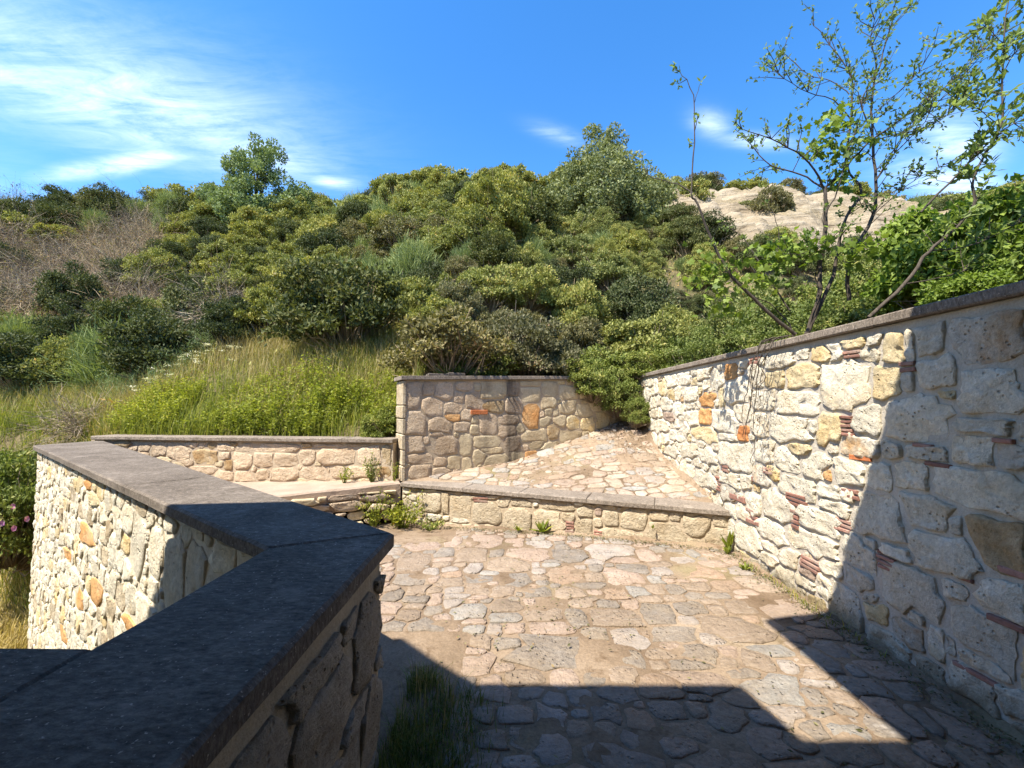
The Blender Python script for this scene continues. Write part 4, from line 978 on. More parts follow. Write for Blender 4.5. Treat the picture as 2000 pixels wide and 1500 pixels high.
def clump_shrub(name, g, mats, rx, ry, rz, K, per, cr, leaf, zc, up=0.4, twigs=260, spray=0.0, lo=-0.2, tipup=0.3):
    d, c = dome_points(g, K, rx * (1 - cr * .6), ry * (1 - cr * .6), rz * (1 - cr * .6), lo)
    c[:, 2] += zc
    parts = []
    cv = g.uniform(0, 1, len(c))
    cs = g.uniform(0.65, 1.25, len(c))
    ci = np.repeat(np.arange(len(c)), per)
    dd = rdir(g, len(ci))
    dd[:, 2] = np.where(dd[:, 2] < -0.25, -dd[:, 2] * 0.6, dd[:, 2])
    rr = g.uniform(0.25, 1.0, (len(ci), 1)) ** 0.55
    pos = c[ci] + dd * rr * (cr * cs[ci])[:, None] * np.array([1, 1, 0.82]) * ((rx + ry + rz) / 3)
    nrm = unit(dd * 0.8 + np.array([0, 0, up]) + g.normal(0, 0.45, dd.shape))
    ld_ = unit(np.cross(nrm, rdir(g, len(ci))) + dd * 0.5 + np.array([0, 0, tipup]))
    if spray: ld_ = unit(ld_ * (1 - spray) + unit(dd + np.array([0, 0, 0.9])) * spray)
    L_ = leaf[0] * g.uniform(0.7, 1.3, len(ci)); W_ = leaf[1] * g.uniform(0.7, 1.3, len(ci))
    V, F = leaf_quads(pos, ld_, nrm, L_, W_)
    var = np.clip(0.35 * cv[ci] + 0.65 * g.uniform(0, 1, len(ci)), 0, 1)
    parts.append((V, F, var, 0))
    if twigs:
        k = g.integers(0, len(c), twigs)
        a = c[k] * np.array([0.25, 0.25, 0.15]) ; b_ = c[k] + g.normal(0, 0.12, (twigs, 3)) * rx
        mid = (a + b_) / 2 + g.normal(0, 0.07, (twigs, 3)) * rx
        for p, q_, w in ((a, mid, 0.018), (mid, b_, 0.010)):
            V, F = ribbons(p, q_, np.full(twigs, w * rx * .8), g)
            parts.append((V, F, g.uniform(0, .7, len(F)), 1))
    V, F, va, mi = combine(parts)
    return mesh_np(name, V, F, mats, va, mi)

def feather_shrub(name, g, mats, r, h, n, bl, w):
    """many thin arching sprays from a few stems"""
    parts = []
    K = 26
    d, c = dome_points(g, K, r * .55, r * .55, h * .6, -0.05)
    c[:, 2] += h * .12
    ci = g.integers(0, len(c), n)
    o = c[ci] + g.normal(0, 0.13 * r, (n, 3))
    dirv = unit(c[ci] * np.array([0.9, 0.9, .5]) / r + np.array([0, 0, 0.95]) + g.normal(0, 0.42, (n, 3)))
    L_ = bl * g.uniform(0.5, 1.2, n)
    b1 = o + dirv * (L_ * .5)[:, None]
    b2 = b1 + unit(dirv + np.array([0, 0, -0.25]) + g.normal(0, 0.2, (n, 3))) * (L_ * .5)[:, None]
    ww = w * g.uniform(.6, 1.3, n)
    V, F = ribbons(o, b1, ww, g); parts.append((V, F, g.uniform(0, .8, n), 0))
    V, F = ribbons(b1, b2, ww * .8, g); parts.append((V, F, g.uniform(.2, 1, n), 0))
    t = 60
    k = g.integers(0, len(c), t)
    V, F = ribbons(np.zeros((t, 3)) + g.normal(0, .08, (t, 3)) * np.array([1, 1, 0]), c[k] * 1.1, np.full(t, .012), g)
    parts.append((V, F, g.uniform(0, .5, t), 1))
    V, F, va, mi = combine(parts)
    return mesh_np(name, V, F, mats, va, mi)

def twig_shrub(name, g, mats, r, h, n0, leaves):
    """a leafless tangle of forking twigs"""
    parts = []
    d = rdir(g, n0 * 3); d = d[d[:, 2] > 0.05][:n0]
    a = np.zeros((len(d), 3)) + g.normal(0, .12, (len(d), 3)) * np.array([1, 1, .2])
    dirs = d * np.array([r, r, h]) ; frac = 0.45; w = 0.016
    for lev in range(5):
        b_ = a + dirs * frac + g.normal(0, 0.05 * r, a.shape)
        V, F = ribbons(a, b_, np.full(len(a), w), g)
        parts.append((V, F, g.uniform(0, 1, len(F)), 0))
        k = [3, 3, 3, 2, 1][lev]
        a = np.repeat(b_ * 1.0, k, 0) - np.repeat((b_ - a) * 1.0, k, 0) * g.uniform(0, .55, (len(b_) * k, 1))
        dirs = np.repeat(dirs, k, 0) * 0.72 + g.normal(0, 0.42 * r, (len(a), 3)) + np.array([0, 0, -.08])
        frac *= 0.92; w *= 0.66
    if leaves:
        k = g.integers(0, len(a), leaves)
        V, F = leaf_quads(a[k], rdir(g, leaves), rdir(g, leaves), .07 * g.uniform(.6, 1.3, leaves), .04 * g.uniform(.6, 1.3, leaves))
        parts.append((V, F, g.uniform(0, 1, leaves), 1))
    V, F, va, mi = combine(parts)
    return mesh_np(name, V, F, mats, va, mi)

G = lambda s: np.random.default_rng(s)
tw = L['twig']
PRO = {}
PRO['oak'] = [clump_shrub('evergreen_oak_shrub', G(200 + i), [L['oak'], tw], 1.0, 1.0, 0.95, 85, 190, 0.23, (0.062, 0.035), 0.42, twigs=160) for i in range(4)]
PRO['dark'] = [clump_shrub('dark_green_shrub', G(340 + i), [L['dark'], tw], 1.0, 1.0, 1.1, 75, 190, 0.25, (0.062, 0.036), 0.45, twigs=120) for i in range(3)]
PRO['oakfar'] = [clump_shrub('evergreen_oak_shrub', G(220 + i), [L['oak'], tw], 1.0, 1.0, 0.95, 80, 150, 0.22, (0.085, 0.048), 0.42, twigs=100) for i in range(2)]
PRO['gold'] = [clump_shrub('kermes_shrub', G(240 + i), [L['gold'], tw], 1.0, 1.0, 0.9, 75, 170, 0.21, (0.066, 0.042), 0.42, twigs=140) for i in range(3)]
PRO['brown'] = [clump_shrub('mastic_shrub', G(260 + i), [L['brown'], tw], 1.0, 1.0, 0.85, 70, 150, 0.22, (0.068, 0.038), 0.4, twigs=160) for i in range(2)]
PRO['feather'] = [feather_shrub('broom_shrub', G(280 + i), [L['feather'], tw], 1.0, 1.1, 5200, 0.42, 0.0085) for i in range(3)]
PRO['twig'] = [twig_shrub('bare_shrub', G(300 + i), [tw, L['brown']], 1.0, 1.05, 26, 500) for i in range(3)]
PRO['round'] = [clump_shrub('sage_shrub', G(320), [L['round'], tw], 1.0, 1.0, 1.0, 130, 130, 0.20, (0.065, 0.04), 0.42, twigs=160)]
KNAME = dict(dark='dark_green_shrub', oak='evergreen_oak_shrub', oakfar='evergreen_oak_shrub', gold='kermes_shrub', brown='mastic_shrub', feather='broom_shrub', twig='bare_shrub', round='sage_shrub')
KLOOK = dict(dark='deep green leafy shrub', oak='dull olive evergreen shrub', oakfar='dull olive evergreen shrub', gold='dark shrub with yellowish leaf tips',
             brown='brownish tinged leathery shrub', feather='grey-green feathery broom shrub', twig='grey-brown bare twiggy shrub', round='pale sage green rounded shrub')

def shrub_at(kind, x, y, r, hh=1.0, label=None, group=None, sink=0.12, zz=None):
    me = PRO[kind][R.randrange(len(PRO[kind]))]
    z = float(ground_z(x, y)) if zz is None else zz
    o = link(KNAME[kind], me, None, (x, y, z - sink * r))
    o.rotation_euler = (R.uniform(-.22, .22), R.uniform(-.22, .22), R.uniform(0, 6.28))
    o.scale = (r * R.uniform(.8, 1.25), r * R.uniform(.8, 1.25), r * hh * R.uniform(.85, 1.35))
    return tag(o, label, 'shrub', group)

def px_of(x, y, z):
    """bearing and rise of a place as seen from the terrace (used to decide what grows where on the hillside)"""
    return x / y, (z - EYE) / y

R.seed(23)
placed = []
def fits(x, y, r, k=1.05):
    for (a, b_, c) in placed:
        if (a - x) ** 2 + (b_ - y) ** 2 < ((c + r) * 0.5 * k) ** 2: return False
    return True
def hill_kind(b, t, x, y):
    px, py = 1000 + 830 * b, 793 - 830 * t
    u = R.random()
    p = float(vnoise(x, y, .33, 51)) + float(vnoise(x, y, .8, 52)) * .5          # what grows here tends to grow in patches
    if px < 330:
        if py < 440: return 'feather' if u < .36 else ('twig' if u < .55 else ('dark' if u < .8 else 'brown'))
        if py < 640: return 'twig' if u < .62 else ('dark' if u < .84 else 'oak')
        return 'feather' if u < .5 else ('dark' if u < .8 else 'oak')
    if px < 660 and 350 < py < 640:
        if px < 440 and py > 480: return 'dark' if u < .6 else ('twig' if u < .8 else 'gold')
        return 'gold' if u < .62 else ('dark' if u < .9 else 'oak')
    if py < 365: return 'gold' if p > .1 else ('brown' if p > -.12 else 'oakfar')
    if 660 <= px < 860 and 330 < py < 600 and u < .42: return 'feather'
    if 1000 < px < 1110 and 380 < py < 500 and u < .5: return 'feather'
    if px > 1300 and py > 380: return 'oak' if u < .4 else ('brown' if u < .6 else ('dark' if u < .85 else 'feather'))
    if p > .22: return 'dark' if u < .7 else 'oak'
    if p > .02: return 'oak' if u < .8 else 'brown'
    if p > -.2: return 'oak' if u < .55 else ('gold' if u < .75 else 'dark')
    return 'brown' if u < .5 else ('oak' if u < .8 else 'feather')
def zone_label(kind, b, t, r):
    bins = [(-1.0, 'at the far left edge of the hillside'), (-.72, 'left of the tall ridge tree'), (-.48, 'below the tall ridge tree'), (-.2, 'right of the tall ridge tree'),
            (.06, 'left of the sage tree'), (.34, 'below the sage tree'), (.62, 'behind the bent sapling'), (9, 'behind the wild pear')]
    where = [w_ for lim, w_ in bins if b < lim][0]
    lvl = 'on the skyline' if t > .50 else ('high up' if t > .38 else ('halfway up' if t > .24 else 'low down'))
    size = 'large' if r > 1.25 else ('mid-sized' if r > .85 else 'small')
    lab = f"{size} {KLOOK[kind]} {where}, {lvl}"
    return lab, lab.replace('shrub', 'shrubs')

# the two trees on the ridge and other single plants get their places first
TALL = (-14.3, 23.2); RND = (3.95, 17.9)
for (x, y, r) in ((TALL[0], TALL[1], 2.0), (RND[0], RND[1] , 2.2)): placed.append((x, y, r))
cand = []
for k in range(15000):
    y = 6.6 + 20.5 * R.random() ** 0.8
    x = R.uniform(-1.34, 1.34) * (y + 1.2)
    cand.append((x, y))
cand.sort(key=lambda c: c[1])
count = 0
for (x, y) in cand:
    fy = float(foot_y(x)); g = y - fy
    if g < 0.35 or g > 19.5: continue
    b, t = px_of(x, y, float(hill_z(x, y)))
    if abs(b) > 1.32: continue
    if -1.45 < b < -0.20 and g < (2.9 + 0.5 * math.sin(x * 2.1) if b > -.80 else 1.7): continue     # open grassy bank
    if x > 2.6 and y < 8.5: continue
    rock = ((x / y - 0.72) / 0.42) ** 2 + ((y - 19.3) / 4.6) ** 2
    if rock < 1.0 and R.random() < 0.93: continue
    if .36 < b < 1.1 and y > 10.5 and R.random() < (.80 if y < 14.5 else .92): continue
    r = (0.66 + 0.052 * (y - 6.5)) * R.uniform(.6, 1.45)
    r = min(r, 2.1)
    if abs(b - RND[0] / RND[1]) < .13 and 12.5 < y < RND[1]: r *= .6
    if .33 < b < 1.2 and y > 9: r *= .55
    if not fits(x, y, r, 1.22): continue
    kind = hill_kind(b, t + r / y * 0.6, x, y)
    if kind == 'oak' and y > 17: kind = 'oakfar'
    if kind == 'feather' and y < 10.5: kind = 'dark' if R.random() < .5 else 'oak'
    placed.append((x, y, r))
    lab, grp = zone_label(kind, b, t, r)
    hh = {'feather': 1.0, 'twig': 1.0}.get(kind, 1.05)
    if g > 15.5: hh *= 0.85
    shrub_at(kind, x, y, r * 1.12, hh, lab, grp)
    count += 1
print('hill shrubs', count)

# ---- a small tree: trunk, limbs, crown
def crown_tree(name, label, cat, x, y, h, rx, seed, leaf_m, leaf, lumps, per, cr, zc=0.55, trunk_r=0.13, group=None):
    g = G(seed)
    z = float(ground_z(x, y)) - (.55 if name == 'ridge_tree' else 0)
    root = thing(name, label, cat, (x, y, z - .15), group)
    parts = []
    parts.append(tube_np([(0, 0, 0), (0.08, 0.03, h * .22), (0.02, 0, h * .45), (0, 0, h * .8)], [trunk_r, trunk_r * .8, trunk_r * .55, trunk_r * .15]))
    V, F = join_parts(parts); link('trunk', mesh_np('trunk', V, F, M['bark'], smooth=True), root, (x, y, z - .15))
    limbs = []
    cpos = []
    for (cx, cy, cz, s) in lumps:
        limbs.append(tube_np([(0, 0, h * .18), (cx * .35 * rx, cy * .35 * rx, cz * h * .55), (cx * rx * .9, cy * rx * .9, cz * h * .92)], [trunk_r * .5, trunk_r * .32, trunk_r * .08], 5))
    V, F = join_parts(limbs); link('limb', mesh_np('limb', V, F, M['bark'], smooth=True), root, (x, y, z - .15))
    pp_ = []
    for (cx, cy, cz, s) in lumps:
        c0 = np.array([cx * rx, cy * rx, cz * h])
        K = max(6, int(16 * s * s / .16)) 
        d = rdir(g, K); sub = c0 + d * g.uniform(.35, 1, (K, 1)) * s * rx * np.array([1, 1, .95])
        ci = np.repeat(np.arange(K), per); dd = rdir(g, len(ci))
        pos = sub[ci] + dd * (g.uniform(.2, 1, (len(ci), 1)) ** .5) * cr
        nrm = unit(dd + np.array([0, 0, .4]) + g.normal(0, .45, dd.shape))
        ld_ = unit(np.cross(nrm, rdir(g, len(ci))) + dd * .4 + np.array([0, 0, .35]))
        V, F = leaf_quads(pos, ld_, nrm, leaf[0] * g.uniform(.7, 1.3, len(ci)), leaf[1] * g.uniform(.7, 1.3, len(ci)))
        var = np.clip(.4 * g.uniform(0, 1, K)[ci] + .6 * g.uniform(0, 1, len(ci)), 0, 1)
        pp_.append((V, F, var, 0))
    V, F, va, mi = combine(pp_)
    link('crown', mesh_np('crown', V, F, leaf_m, va), root, (x, y, z - .15))
    return root
crown_tree('ridge_tree', 'tall grey-green tree standing alone above the skyline on the left', 'tree', TALL[0], TALL[1], 5.9, 3.2, 400, L['tall'], (0.15, 0.085),
           [(-.55, -.2, .06, .46), (.55, -.2, .08, .46), (0, -.35, .10, .5), (-.5, -.1, .22, .44), (.55, -.1, .24, .42), (0, -.2, .30, .5), (-.45, 0, .42, .42), (.40, .1, .40, .42), (0, -.2, .60, .45), (-.28, .1, .70, .36), (.22, 0, .72, .36), (-.08, 0, .88, .27), (.80, 0, .40, .24), (.68, .1, .30, .34), (-.75, 0, .28, .32), (.08, .2, .88, .22)], 120, 0.32)
crown_tree('sage_tree', 'big rounded pale sage green tree bulging from the ridge right of centre', 'tree', RND[0], RND[1], 4.7, 2.75, 410, L['round'], (0.13, 0.075),
           [(-.45, -.2, .12, .45), (.45, -.2, .12, .48), (0, -.45, .14, .5), (-.55, -.1, .30, .46), (.50, -.1, .30, .50), (0, -.4, .34, .50), (-.30, -.1, .52, .44), (.32, 0, .52, .46), (0, -.1, .66, .42), (-.05, 0, .84, .27), (-.72, 0, .44, .26), (.80, 0, .44, .28), (.95, .1, .26, .30), (.35, 0, .68, .26)], 95, 0.30)
crown_tree('ridge_shrub', 'small dark tree just left of the tall grey-green one on the skyline', 'tree', TALL[0] - 2.7, TALL[1] + .2, 2.9, 1.0, 420, L['tall'], (0.13, 0.08),
           [(-.3, 0, .5, .5), (.4, 0, .5, .5), (0, 0, .75, .4), (-.9, 0, .38, .4)], 70, 0.26, trunk_r=.07)
shrub_at('feather', -5.05, 12.3, .75, 1.15, 'pale yellow-green feathery bush at the top right of the grassy bank', None)

# ---- shrubs beside and behind the walls (nearer, smaller leaves)
near_m = [clump_shrub('leafy_bush', G(500 + i), [L['near'], tw], 1.0, 1.0, .95, 95, 150, 0.23, (0.062, 0.036), 0.40, twigs=200, tipup=0.1) for i in range(3)]
bright_m = [clump_shrub('fresh_green_bush', G(520 + i), [L['bright'], tw], 1.0, 1.0, .95, 80, 170, 0.23, (0.075, 0.052), 0.40, twigs=100, tipup=-0.2) for i in range(2)]
def bush(mesh_list, name, x, y, z, r, hh, label, group=None, cat='bush'):
    o = link(name, mesh_list[R.randrange(len(mesh_list))], None, (x, y, z))
    o.rotation_euler = (R.uniform(-.1, .1), R.uniform(-.1, .1), R.uniform(0, 6.28)); o.scale = (r, r * .95, r * hh)
    return tag(o, label, cat, group)
bush(near_m, 'leafy_bush', 1.75, 8.15, 1.55, .80, 1.1, 'leafy bush behind the corner where the rain-streaked wall meets the tall right wall')
bush(near_m, 'leafy_bush', 1.00, 7.55, 1.75, .50, 1.0, 'leafy bush leaning over the coping of the rain-streaked wall, leftmost of the corner bushes')
bush(near_m, 'leafy_bush', 1.45, 7.45, 1.52, .50, 1.15, 'leafy bush spilling down the face of the rain-streaked wall near the corner')
bush(near_m, 'leafy_bush', 1.88, 7.50, 1.25, .46, 1.5, 'tall tongue of leaves filling the corner at the top of the ramp')
bush(near_m, 'leafy_bush', 2.10, 7.22, 1.12, .28, 1.6, 'hanging leaves against the right wall at the top of the ramp')
bush(near_m, 'leafy_bush', 2.55, 7.5, 1.85, .60, 1.0, 'leafy bush on top of the tall right wall at its far end')
bush(near_m, 'leafy_bush', -0.1, 7.75, 1.62, .66, 1.25, 'dark leafy bush behind the middle of the low end wall')
bush(near_m, 'leafy_bush', -1.0, 7.2, 1.45, .55, 1.2, 'dark bush tucked behind the free end of the low end wall')
bush(near_m, 'leafy_bush', -1.92, 6.58, .92, .40, 1.15, 'dark bush in the gap between the weeds and the end wall')
bush(near_m, 'leafy_bush', -1.9, 7.5, 1.0, .45, 1.1, 'dark green bush between the grassy bank and the end wall')
BW_LAB = ['mid green bush just behind the right wall, next to its hidden far end', 'mid green bush behind the right wall, left of the pear stems', 'small bush low behind the wall in front of the left pear stem',
          'large mid green bush filling the gap behind the pear stems', 'mid green bush right behind the pear trunk', 'small bush at the foot of the pear trunk', 'large bush between the pear tree and the bright green one',
          'bush behind the far end of the right wall, farther up than its neighbour', 'larger bush up the slope behind the row along the right wall', 'farthest large bush of the row, below the pale rocky bank']
for i, (x, y, r, hh) in enumerate(((3.0, 6.9, .60, 1.0), (3.55, 6.1, .62, 1.1), (3.1, 5.6, .42, .9), (4.3, 6.9, .85, 1.15), (4.0, 5.2, .66, 1.0), (3.3, 4.6, .45, .9), (5.2, 6.2, .9, 1.1), (3.35, 7.9, .8, 1.1), (4.7, 8.3, .95, 1.1), (6.2, 7.8, 1.0, 1.2))):
    bush(near_m, 'leafy_bush', x, y, float(ground_z(x, y)) - .1, r, hh, BW_LAB[i])
for i, (x, y, r, hh, lb) in enumerate(((5.25, 4.75, .95, 1.45, 'tallest fresh bright green bush at the right edge above the wall'), (4.45, 4.0, .50, 1.1, 'fresh bright green bush low behind the right wall coping'),
                                       (6.5, 5.4, 1.0, 1.35, 'fresh green bush behind the tallest bright one at the right edge'), (3.35, 3.55, .30, .9, 'small bright green sprout showing just above the right wall coping'))):
    bush(bright_m, 'fresh_green_bush', x, y, float(ground_z(x, y)) - .1, r, hh, lb)

# pink flowered shrub outside the parapet, far left
pf = bush(near_m, 'rock_rose', -7.75, 6.7, -1.1, 0.95, 1.55, 'dark green shrub with a few pink flowers left of the parapet', None, 'shrub')
pf.rotation_euler = (0, 0, 0)
g = G(540)
dd = unit(np.stack([g.uniform(.1, .9, 7), g.uniform(-1, -.4, 7), g.uniform(-.2, .7, 7)], 1))
for c in dd * np.array([.97, .97, .95]) + np.array([0, 0, .4]):
    n = 5; a = np.arange(n) * 2 * math.pi / n + g.uniform(0, 1)
    out_ = unit(c - np.array([0, 0, .4])); t1 = unit(np.cross(out_, [0.1, .2, 1.])); t2 = np.cross(out_, t1)
    pd = np.cos(a)[:, None] * t1 + np.sin(a)[:, None] * t2
    V, F = leaf_quads(np.zeros((n, 3)), pd + out_ * .3, np.repeat(out_[None], n, 0), np.full(n, .034), np.full(n, .036), wide=.65)
    fl = link('flower', mesh_np('flower', V, F, L['pink'], g.uniform(0, 1, n))); fl.parent = pf
    fl.location = c
bush(near_m, 'leafy_bush', -8.9, 7.6, -.5, .9, 1.1, 'dark bush on the steep bank at the left edge')
bush(near_m, 'leafy_bush', -7.3, 7.6, -.6, .55, 1.0, 'small dark bush on the bank just beyond the parapet end')
shrub_at('twig', -7.9, 7.9, .6, .8, 'low dry twiggy bush on the bank left of the parapet end')

# ------------------------------------------------------------------ thin pear tree behind the right wall
def poly_w(pts, y0, dy):
    """branch line given as (lateral, height) at 4 m with a drift in depth"""
    out = []
    for i, (x, z) in enumerate(pts):
        out.append((x, y0 + dy * i / max(1, len(pts) - 1), z))
    return np.array(out)
PEAR1 = [([(2.793,4.0,2.177),(2.919,4.0,2.521),(2.955,4.0,2.868),(3.019,4.0,3.336),(3.017,4.0,3.595)],0.032,0.022,0.25,'trunk'),([(3.017,4.0,3.595),(2.805,3.9,3.797),(2.475,3.8,3.92),(2.07,3.7,3.989)],0.016,0.004,1,'branch'),([(3.017,4.0,3.595),(3.286,4.05,3.861),(3.575,4.1,4.135),(3.967,4.15,4.417),(4.524,4.2,4.833),(4.921,4.25,5.21),(5.169,4.3,5.491)],0.016,0.004,1,'branch'),([(3.017,4.0,3.595),(2.815,4.05,3.765),(2.568,4.1,3.891),(2.39,4.15,4.143),(2.277,4.2,4.326)],0.013,0.003,0.7,'branch'),([(2.793,4.0,2.177),(3.094,4.037,2.764),(3.234,4.075,3.25),(3.468,4.112,3.63),(3.367,4.15,3.895),(3.454,4.188,4.418),(3.515,4.225,4.878),(3.336,4.263,5.273),(3.173,4.3,5.571)],0.026,0.004,0.8,'branch'),([(3.375,4.2,2.548),(3.369,4.188,2.932),(3.631,4.175,3.416),(3.659,4.162,3.754),(3.634,4.15,4.242),(3.641,4.138,4.658),(3.729,4.125,4.974),(3.86,4.112,5.419),(3.898,4.1,5.711)],0.028,0.004,0.9,'branch'),([(3.464,4.2,4.427),(3.237,4.133,4.58),(2.857,4.067,4.653),(2.559,4.0,4.796)],0.009,0.003,1,'branch'),([(3.464,4.2,4.706),(3.324,4.267,4.886),(3.151,4.333,5.018),(2.924,4.4,5.314)],0.008,0.002,0.6,'branch'),([(3.59,4.1,4.209),(3.454,4.05,4.493),(3.565,4.0,4.772),(3.49,3.95,5.093),(3.528,3.9,5.337)],0.01,0.003,1.1,'branch'),([(3.648,4.15,3.747),(3.776,4.067,3.992),(3.941,3.983,4.18),(4.031,3.9,4.382)],0.01,0.003,1.2,'branch'),([(3.692,4.2,3.774),(4.054,4.25,4.308),(4.496,4.3,4.704),(4.844,4.35,5.058),(4.996,4.4,5.422)],0.009,0.002,1.3,'branch'),([(3.599,4.1,4.406),(3.741,4.0,4.529),(3.887,3.9,4.69),(3.888,3.8,4.84)],0.006,0.002,1.2,'branch'),([(3.575,4.1,4.135),(3.801,4.033,4.165),(4.065,3.967,4.216),(4.257,3.9,4.359)],0.007,0.002,1.4,'branch'),([(3.565,4.1,3.381),(3.898,4.167,3.658),(4.264,4.233,3.893),(4.739,4.3,4.11)],0.007,0.002,1.1,'branch'),([(3.254,4.1,3.261),(2.937,4.0,3.008),(2.548,3.9,2.879)],0.006,0.002,0.8,'branch'),([(3.007,4.0,3.336),(3.104,3.95,3.545),(3.169,3.9,3.89),(3.203,3.85,4.044),(3.312,3.8,4.423)],0.01,0.003,0.9,'branch')]
PEAR2 = [([(2.613,3.9,2.16),(2.312,3.9,2.428),(2.053,3.9,2.698),(1.904,3.9,2.97),(1.735,3.9,3.404),(1.692,3.9,3.496),(1.726,3.9,3.983),(1.725,3.9,4.453),(1.604,3.9,4.69)],0.024,0.004,0.7,'trunk'),([(1.692,3.9,3.496),(1.586,3.967,3.624),(1.358,4.033,3.732),(1.287,4.1,3.891)],0.009,0.003,1,'branch'),([(1.734,3.9,4.382),(1.771,3.9,4.5),(1.808,3.9,4.595)],0.004,0.002,0.6,'branch'),([(2.702,4.2,3.157),(2.651,4.2,3.427),(2.582,4.2,3.551)],0.007,0.003,0.6,'branch'),([(2.774,4.2,2.452),(2.608,4.3,2.846),(2.453,4.4,3.261),(2.256,4.5,3.486)],0.012,0.003,1,'branch')]
PEAR3 = [([(3.304,3.9,2.317),(3.651,3.9,2.631),(3.89,3.9,2.947),(4.123,3.9,3.13),(4.338,3.9,3.381),(4.354,3.9,3.658),(4.631,3.9,4.147),(4.679,3.9,4.571),(4.714,3.9,4.976),(4.77,3.9,5.337),(4.83,3.9,5.555)],0.026,0.004,0.8,'trunk'),([(4.038,4.1,3.406),(4.329,4.0,3.761),(4.46,3.9,3.937),(4.555,3.8,4.056),(4.746,3.7,4.145)],0.014,0.004,1.2,'branch'),([(4.703,3.9,4.976),(4.552,3.9,5.144),(4.485,3.9,5.168)],0.005,0.002,1.5,'branch'),([(4.631,3.9,4.147),(4.359,3.85,4.322),(4.2,3.8,4.423)],0.006,0.002,1.3,'branch'),([(4.686,3.9,4.69),(4.798,3.85,4.884),(4.926,3.8,5.027)],0.007,0.003,1.2,'branch'),([(3.89,3.9,2.947),(4.451,4.0,3.054),(4.999,4.1,3.309)],0.01,0.003,0.9,'branch'),([(3.745,4.0,2.66),(4.276,4.067,2.773),(4.828,4.133,2.962),(5.2,4.2,3.083)],0.009,0.003,0.9,'branch')]
VINE = [(3.122,4.0,4.215,0.13,60),(3.193,4.0,3.666,0.09,36),(2.499,4.0,2.891,0.14,80),(2.755,4.0,3.031,0.1,46),(3.089,4.0,3.951,0.11,50),(1.879,4.0,2.799,0.14,70),(3.28,4.0,2.984,0.1,44),(3.442,4.0,3.031,0.09,30),(3.394,4.0,4.047,0.07,18),(2.892,4.0,3.008,0.1,36),(2.379,4.0,2.729,0.12,40),(2.032,4.0,2.521,0.13,46)]
def smooth_line(P, k=4, jit=0.012, g=None):
    P = np.asarray(P, float); out = []
    n = len(P)
    for i in range(n - 1):
        p0, p1, p2, p3 = P[max(i - 1, 0)], P[i], P[i + 1], P[min(i + 2, n - 1)]
        for j in range(k):
            t = j / k
            q = 0.5 * ((2 * p1) + (-p0 + p2) * t + (2 * p0 - 5 * p1 + 4 * p2 - p3) * t * t + (-p0 + 3 * p1 - 3 * p2 + p3) * t ** 3)
            if g is not None: q = q + g.normal(0, jit, 3)
            out.append(q)
    out.append(P[-1]); return np.array(out)
def stem_tree(name, label, cat, stems, base, leaf_m, seed, leaf=(0.045, 0.024), dens=1.35, twl=0.30):
    g = G(seed)
    root = thing(name, label, cat, base)
    leafpos = []
    tparts = []
    for (pts, r0, r1, leafy, part) in stems:
        P = smooth_line(pts, 4, 0.004, g)
        rad = np.linspace(r0 * .72, max(r1 * .7, .002), len(P))
        V, F = tube_np(P, rad, 6)
        link(part, mesh_np(part, V - np.array(base), F, M['bark'], smooth=True), root, base)
        # side twigs
        n = len(P)
        seg = np.linalg.norm(np.diff(P, axis=0), axis=1); tot = seg.sum()
        k = int(tot * 11.0 * leafy * dens)
        cum = np.concatenate([[0], np.cumsum(seg)]) / tot
        for j in range(k):
            s = g.uniform(.22, 1.0)
            i = min(np.searchsorted(cum, s), n - 1); p = P[i]
            d = unit(P[min(i + 1, n - 1)] - P[max(i - 1, 0)])
            dv = unit(d * .6 + rdir(g, 1)[0] * .9 + np.array([0, 0, .35]))
            ln = twl * g.uniform(.3, 1.1)
            q = p + dv * ln * .5 + g.normal(0, .015, 3); e = q + unit(dv + g.normal(0, .35, 3)) * ln * .5
            tparts.append(tube_np([p, q, e], [.0045, .0032, .0018], 4))
            for c in (q, e, (q + e) / 2): leafpos.append((c, dv))
        leafpos.append((P[-1], unit(P[-1] - P[-2])))
    V, F = join_parts(tparts); link('twigs', mesh_np('twigs', V - np.array(base), F, M['bark']), root, base)['kind'] = 'stuff'
    pr = []
    per = 5
    c = np.repeat(np.array([a for a, _ in leafpos]), per, 0); dv = np.repeat(np.array([b_ for _, b_ in leafpos]), per, 0)
    keep = g.uniform(0, 1, len(c)) < .85
    c, dv = c[keep], dv[keep]; n = len(c)
    ld_ = unit(dv * .5 + rdir(g, n) * .9 + np.array([0, 0, .15])); nrm = unit(np.array([0, 0, .8]) + g.normal(0, .55, (n, 3)))
    V, F = leaf_quads(c + g.normal(0, .012, (n, 3)), ld_, nrm, leaf[0] * g.uniform(.6, 1.25, n), leaf[1] * g.uniform(.7, 1.2, n), .15)
    link('foliage', mesh_np('foliage', V - np.array(base), F, leaf_m, g.uniform(0, 1, n)), root, base)
    return root
stem_tree('pear_tree', 'thin many-stemmed wild pear with sparse small leaves rising behind the right wall', 'tree', PEAR1, tuple(PEAR1[0][0][0]), L['pear'], 600)
stem_tree('pear_sapling', 'long bent bare-stemmed sapling leaning left of the wild pear', 'sapling', PEAR2, tuple(PEAR2[0][0][0]), L['pear'], 610, dens=.28, twl=.2)
stem_tree('fig_sapling', 'sapling with bigger leaf tufts at the right edge against the sky', 'sapling', PEAR3, tuple(PEAR3[0][0][0]), L['pear'], 620, leaf=(0.085, 0.036), dens=1.3)

